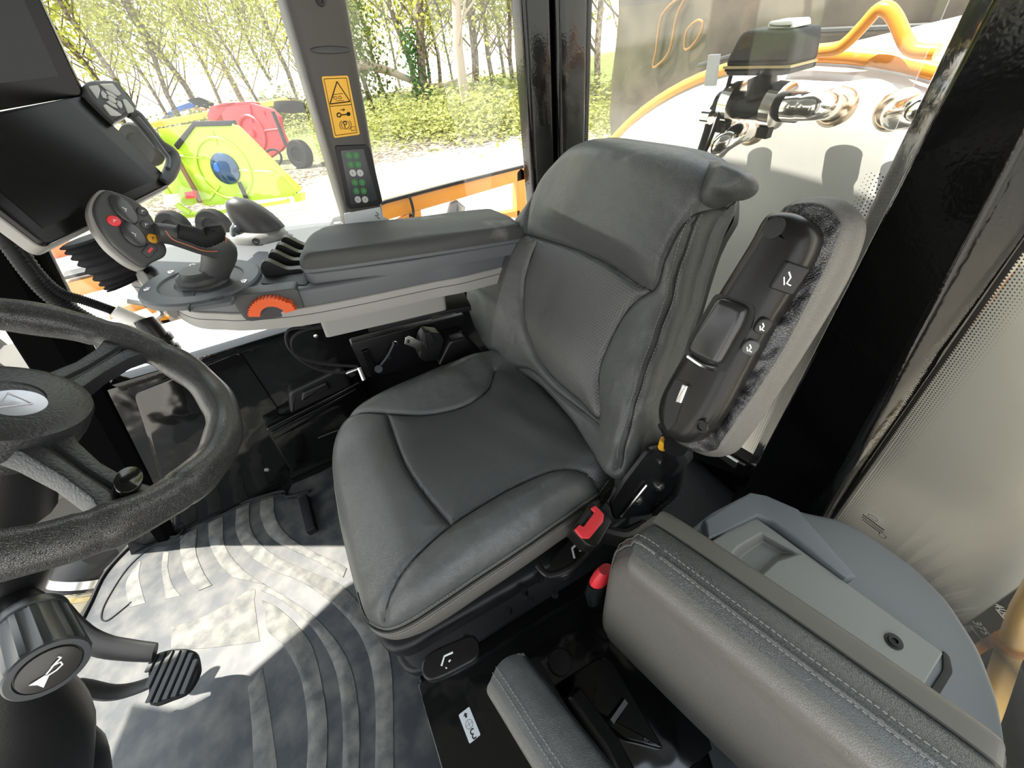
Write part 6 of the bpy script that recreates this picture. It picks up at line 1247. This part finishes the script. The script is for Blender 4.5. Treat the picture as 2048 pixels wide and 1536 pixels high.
# blue machine, pale machine and yellow box trailer
bb_ = thing('blue_machine', 'blue tillage machine with pale arms beyond the mowers', 'machine', tuple(W(350, 250, Z=GZ))); FBl = wall_frame((310, 262), (420, 250), GZ + .1)
Bm = lambda name, q, m_, th=.3, h=0: obj(name, MB().prism(Frame(FBl(0, 0, h), FBl.u, FBl.v, FBl.n), FBl.uvs(q, h), -th, 0, .03), m_, bb_)
Bm('blue_body', [(340, 218), (382, 203), (392, 212), (345, 226)], M_blue); Bm('blue_leg', [(308, 250), (338, 222), (345, 226), (318, 252)], M_blue); Bm('black_cover', [(372, 200), (395, 194), (420, 205), (418, 218), (392, 212)], M_ink); Bm('pale_arm', [(330, 240), (400, 215), (402, 222), (335, 250)], M_whitep, .1); Bm('amber_arm', [(385, 216), (412, 216), (412, 221), (386, 222)], M_amber, .1)
yt = thing('yellow_trailer', 'small yellow and white trailer box behind the red mower', 'trailer', tuple(W(545, 235, Z=GZ))); FYt = wall_frame((500, 240), (590, 236), GZ + .1)
Ym = lambda name, q, m_, th=.8: obj(name, MB().prism(FYt, FYt.uvs(q), -th, 0, .03), m_, yt)
Ym('yellow_body', [(520, 205), (564, 196), (566, 208), (524, 218)], M_amber); Ym('white_panel', [(514, 181), (538, 176), (540, 160), (552, 160), (566, 194), (520, 204)], M_whitep); Ym('trailer_leg', [(535, 215), (545, 214), (545, 240), (536, 240)], M_whitep, .2)
fl_ = thing('flat_trailer', 'yellow edged flat trailer far back along the trees', 'trailer', (*tuple(W(350, 200, Z=GZ) * (26 / W(350, 200, Z=GZ).length))[:2], GZ)); c_ = fl_.location
mb = MB(); mb.cbox((c_.x, c_.y, GZ + 1.1), 9, .9, .18); obj('trailer_bed', mb, mat('yellow_pale', (.62, .45, .08), .6), fl_); mb = MB(); mb.cbox((c_.x - 2, c_.y, GZ + .5), .8, .3, 1.0); obj('trailer_axle', mb, M_tyre, fl_)

# ---- product tank behind the cab
XT = -1.40; FTk = Frame((XT, 0, 0), (0, 1, 0), (0, 0, 1), (1, 0, 0)); tc_ = (-0.80, -0.12); RT = 1.29
tank = thing('product_tank', 'large pale stainless tank with an amber rim behind the rear window', 'tank', (XT, tc_[0], tc_[1] - RT))
M_tank = mat('pale_stainless', (0.46, 0.455, 0.43), 0.38, metal=.25); _n = nd(M_tank, 'ShaderNodeTexNoise', Scale=1.0, Detail=3.0); lk(M_tank, coords(M_tank, 3.0), _n.inputs['Vector']); bump(M_tank, _n.outputs['Fac'], .15, .02)
e = Frame(FTk(tc_[0], tc_[1], 0), FTk.u, FTk.v, FTk.n)
mb = MB(); mb.lathe(e, [(RT, -1.6), (RT, 0.0), (RT * .985, .03)] + [(RT * .985 * math.sin(a), .03 + .17 * (math.cos(a) ** 1.0)) for a in np.linspace(math.pi / 2 * .96, 0.01, 12)], 96); obj('tank_head', mb, M_tank, tank, smooth=60)
mb = MB(); mb.tube([e((RT + .010) * math.cos(a), (RT + .010) * math.sin(a), .015) for a in np.linspace(0, 6.2832, 121)[:-1]], .010, 8, closed=True, prof=(1, 1.6)); obj('tank_rim', mb, M_amber, tank, smooth=60)
mb = MB(); mb.tube([FTk(*FTk.uv(*p), .06) for p in ((1600, 98), (1690, 92), (1722, 78), (1762, 38), (1785, 14), (1805, 12), (1822, 32), (1842, 75), (1860, 92), (1905, 95))], .0145, 12, n=5); obj('grab_rail', mb, M_amber, tank, smooth=60)
def elbow(pts, r, name, d, m_=M_chrome, X_=None):
    b_ = MB(); b_.tube([W(x, y, X=X0) for x, y, X0 in pts], r, 16, n=5); return obj(name, b_, m_, tank, smooth=60)
M_stain = mat('bright_stainless', (.70, .66, .60), .12, metal=1.0)
elbow([(1500, 262, -1.23), (1480, 266, -1.10), (1448, 285, -1.05), (1435, 300, -1.06)], .026, 'elbow_pipe', 0, M_stain)
elbow([(1668, 215, -1.23), (1640, 212, -1.05), (1600, 214, -1.03), (1575, 214, -1.03)], .026, 'elbow_pipe', 0, M_stain)
elbow([(1790, 222, -1.23), (1800, 230, -1.08), (1835, 222, -1.02), (1860, 216, -1.01)], .026, 'elbow_pipe', 0, M_stain)
elbow([(1440, 298, -1.06), (1428, 310, -1.06), (1410, 330, -1.06)], .022, 'black_coupler', 0, M_blackp_s)
for c_, r_ in (((1500, 262), .038), ((1668, 215), .042), ((1790, 222), .040)):
    mb = MB(); q = W(*c_, X=-1.24); mb.lathe(Frame(q, (0, 1, 0), (0, 0, 1), (1, 0, 0)), [(r_, -.02), (r_, .004), (r_ * .75, .016), (r_ * .6, .02)], 28); obj('weld_flange', mb, mat('heat_tinted_steel', (.6, .48, .36), .25, metal=1), tank, smooth=50)
# valve with actuator
XV = -1.05; FVv = Frame((XV, 0, 0), (0, 1, 0), (0, 0, 1), (1, 0, 0))
vl = thing('motor_valve', 'black motor valve with a cream cap on a pipe tee outside the rear window', 'valve', tuple(W(1520, 215, X=XV)))
mb = MB(); mb.prism(FVv, round_poly(FVv.uvs([(1478, 68), (1492, 60), (1587, 60), (1588, 80), (1580, 132), (1448, 134), (1452, 118)]), .010), -.09, 0, .012); ab = obj('actuator_housing', mb, plastic('dusty_black', (.013, .012, .011), .6, 200, .3), vl)
mb = MB(); mb.prism(FVv, round_poly(FVv.uvs([(1446, 137), (1580, 134), (1578, 148), (1560, 152), (1452, 152)]), .006), -.09, 0, .006); obj('actuator_base', mb, M_blackp, vl)
mb = MB(); mb.prism(FVv, FVv.uvs([(1446, 133), (1582, 131), (1582, 136), (1446, 138)], .001), -.09, .002); obj('yellow_gasket', mb, mat('gasket', (.5, .38, .16), .6), ab)
mb = MB(); mb.prism(FVv, round_poly(FVv.uvs([(1530, 44), (1578, 42), (1580, 58), (1526, 60)]), .005), -.07, -.01, .006); obj('cream_cap', mb, M_whitep, vl)
mb = MB(); mb.cyl(W(1524, 150, X=XV - .04), W(1524, 195, X=XV - .04), .030, .034, 20); obj('valve_neck', mb, M_blackp_s, vl)
mb = MB(); mb.cyl(W(1440, 208, X=XV - .04), W(1600, 215, X=XV - .04), .030, .030, 24); tee = obj('pipe_tee', mb, M_blackp_s, vl)
for a, b in ((1468, 205), (1555, 211)):
    c_ = W(a, b, X=XV - .04); mb = MB(); ax = Vector((0, 1, -.05)).normalized(); mb.tube([c_ - ax * .016, c_ - ax * .014, c_ + ax * .014, c_ + ax * .016], [.040, .048, .048, .040], 24); k_ = obj('band_clamp', mb, M_stain, vl, smooth=40); mb = MB(); mb.cbox(c_ + Vector((.02, 0, -.052)), .02, .03, .022); obj('clamp_bolt', mb, M_blackm, k_)
mb = MB(); mb.tube([W(1440, 208, X=XV - .04), W(1425, 225, X=XV - .04), W(1415, 260, X=XV - .04), W(1402, 300, X=XV - .04), W(1390, 340, X=XV - .04)], [.016, .012, .010, .010, .010], 10, n=4); obj('valve_hose', mb, M_rubber, vl, smooth=60)
mb = MB(); mb.tube([W(1462, 150, X=XV - .02), W(1445, 210, X=XV), W(1428, 260, X=XV), W(1408, 310, X=XV)], .005, 6, n=4); obj('valve_wire', mb, M_rubber, vl)
mb = MB(); mb.cyl(W(1408, 232, X=XV - .03), W(1424, 234, X=XV - .03), .018, .018, 16); obj('hose_clip', mb, M_stain, vl)
mb = MB(); mb.prism(FVv, FVv.uvs([(1416, 110), (1436, 109), (1428, 172), (1408, 172)]), -.01, 0); o_ = obj('white_tag', mb, M_white); tag(o_, 'white plastic strip standing left of the motor valve', 'strip')
# dark brown panel with amber loops beyond the tank
FDk = Frame((-2.9, 0, 0), (0, 1, 0), (0, 0, 1), (1, 0, 0)); dk_ = thing('dark_tinted_panel', 'dark brown tinted panel behind the tank', 'machine', (-2.9, -1.8, GZ))
M_dark = plastic('tinted_brown', (0.040, 0.032, 0.022), .35, 40, .2); vary(M_dark, (.028, .022, .015), (.085, .068, .05), 2.2)
mb = MB(); mb.prism(FDk, FDk.uvs([(1242, -60), (1216, 232), (1230, 420), (1900, 420), (2048, 0), (2048, -200), (1250, -200)]), -1.2, 0, .03); db_ = obj('tinted_sheet', mb, M_dark, dk_)
mb = MB(); mb.tube([FDk(*FDk.uv(*p), .03) for p in ((1312, 130), (1318, 100), (1330, 30), (1370, -10), (1385, -20), (1360, 30), (1345, 100), (1320, 130))], .009, 8, n=4, closed=True); mb.tube([FDk(*FDk.uv(*p), .03) for p in ((1375, 95), (1380, 60), (1400, 40), (1412, 45), (1405, 70), (1385, 95))], .008, 8, n=4, closed=True); obj('amber_hoop', mb, mat('dull_amber', (.20, .10, .03), .5), dk_)
for q in ([(1400, 130), (1640, 60), (1880, 50)],): mb = MB(); mb.tube([FDk(*FDk.uv(*p), .02) for p in q], .012, 6); obj('panel_rod', mb, M_greyd, dk_)
# things low on the right outside: mast, level gauge, hoses
ms = thing('amber_mast', 'amber painted post with a collar outside the left rear corner glass', 'post', tuple(W(1985, 1400, X=-.98)))
mb = MB(); m0, m1_, m2_ = W(1985, 1400, X=-.98), W(2022, 1290, X=-.98), W(2150, 1050, X=-.98); mb.tube([m0 + (m0 - m1_) * .6, m0, m1_, m1_.lerp(m2_, .3) + Vector((0, -.006, 0)), m2_], [.022, .022, .020, .020, .020], 20); obj('mast_tube', mb, mat('amber_pale', (.80, .50, .16), .35, coat=.3), ms, smooth=50)
d = (m2_ - m0).normalized(); mb = MB(); mb.tube([m1_ - d * .008, m1_ - d * .006, m1_ + d * .006, m1_ + d * .008], [.022, .028, .028, .022], 24); obj('mast_collar', mb, M_amber, ms, smooth=50)
FGg = Frame((-1.15, 0, 0), (0, 1, 0), (0, 0, 1), (1, 0, 0))
mb = MB(); mb.prism(FGg, FGg.uvs([(1905, 1268), (2060, 1160), (2075, 1230), (1950, 1345)]), -.02, 0, .002); gp_ = obj('level_gauge', mb, mat('gauge_black', (.012, .013, .015), .3)); tag(gp_, 'black level gauge strip with white numbers below the corner glass', 'gauge')
tdir = W(1966, 1272, X=-1.15) - W(1946, 1248, X=-1.15); tup = W(1975, 1240, X=-1.15) - W(1955, 1262, X=-1.15)
text('gauge_number', '375', W(1962, 1256, X=-1.145), tdir, tup, .026, M_white, gp_); text('gauge_number', '400', W(2005, 1222, X=-1.145), tdir, tup, .026, M_white, gp_)
for x, y in ((1944, 1268), (1994, 1232)): mb = MB(); mb.tube([W(x - 2, y - 14, X=-1.147), W(x + 20, y + 12, X=-1.147)], .0015, 4); obj('gauge_tick', mb, M_white, gp_)
mb = MB(); mb.tube([W(1925, 1318, X=-1.1), W(1970, 1290, X=-1.05), W(2010, 1268, X=-1.0)], .010, 10, n=3); obj('mast_bracket', mb, M_amber, ms)
hz = thing('hydraulic_hose', 'black hoses and fittings in the lower right corner outside', 'hose', tuple(W(2040, 1430, Z=-.2)))
for k, pts in enumerate(([(1990, 1330, -.2), (2020, 1400, -.2), (2035, 1480, -.2), (2050, 1560, -.2)], [(2040, 1330, -.3), (2050, 1400, -.3), (2060, 1500, -.3)])):
    mb = MB(); mb.tube([W(x, y, Z=z) for x, y, z in pts], .05, 12, n=4); obj('hose', mb, M_rubber, hz, smooth=60)
mb = MB(); mb.cbox((-1.15, .95, -.5), .9, 1.1, .1); o_ = obj('deck_plate', mb, plastic('dusty_steel_deck', (.18, .17, .16), .7, 60, .5)); tag(o_, 'dusty steel deck plate outside below the corner glass', 'plate')
# vehicle front deck seen through the windscreen foot
mb = MB(); mb.cbox((3.6, -1.6, -.62), 4.2, 4.2, .3); o_ = obj('front_hood', mb, plastic('dusty_grey_hood', (.075, .07, .06), .6, 30, .3), bevel=.08, bseg=4); tag(o_, 'dusty grey beige hood of the vehicle ahead of the windscreen', 'hood')

# dusty front tyre seen through the lower windscreen
wc_ = Vector((W(60, 720, Y=-2.2).x + .25, -2.25, -.55)); ft = thing('tractor_wheel', 'large dusty grey wheel outside the windscreen beyond the steering wheel', 'wheel', tuple(wc_))
e = Frame(wc_, (1, 0, 0), (0, 0, 1), (0, 1, 0)); mb = MB(); mb.lathe(e, [(.45, -.35), (.95, -.33), (1.02, -.25), (1.03, .25), (.95, .33), (.5, .36), (.45, .3)], 48); tb_ = obj('tyre_body', mb, plastic('dusty_tyre', (.085, .08, .07), .9, 30, .6), ft, smooth=40)
for k in range(24):
    a = 2 * math.pi * k / 24; q = Frame(e(1.02 * math.cos(a), 1.02 * math.sin(a), 0), e.n, e.u * -math.sin(a) + e.v * math.cos(a)); mb = MB(); mb.box(q, -.30, .02, -.03, .03, -.05, .05); mb.box(q, -.02, .30, .06, .12, -.05, .05); obj('tread_lug', mb, tb_.data.materials[0], ft, smooth=0)
mb = MB(); mb.lathe(e, [(.46, .28), (.4, .2), (.15, .15), (.02, .2)], 32); obj('wheel_disc', mb, M_amber, ft, smooth=40)
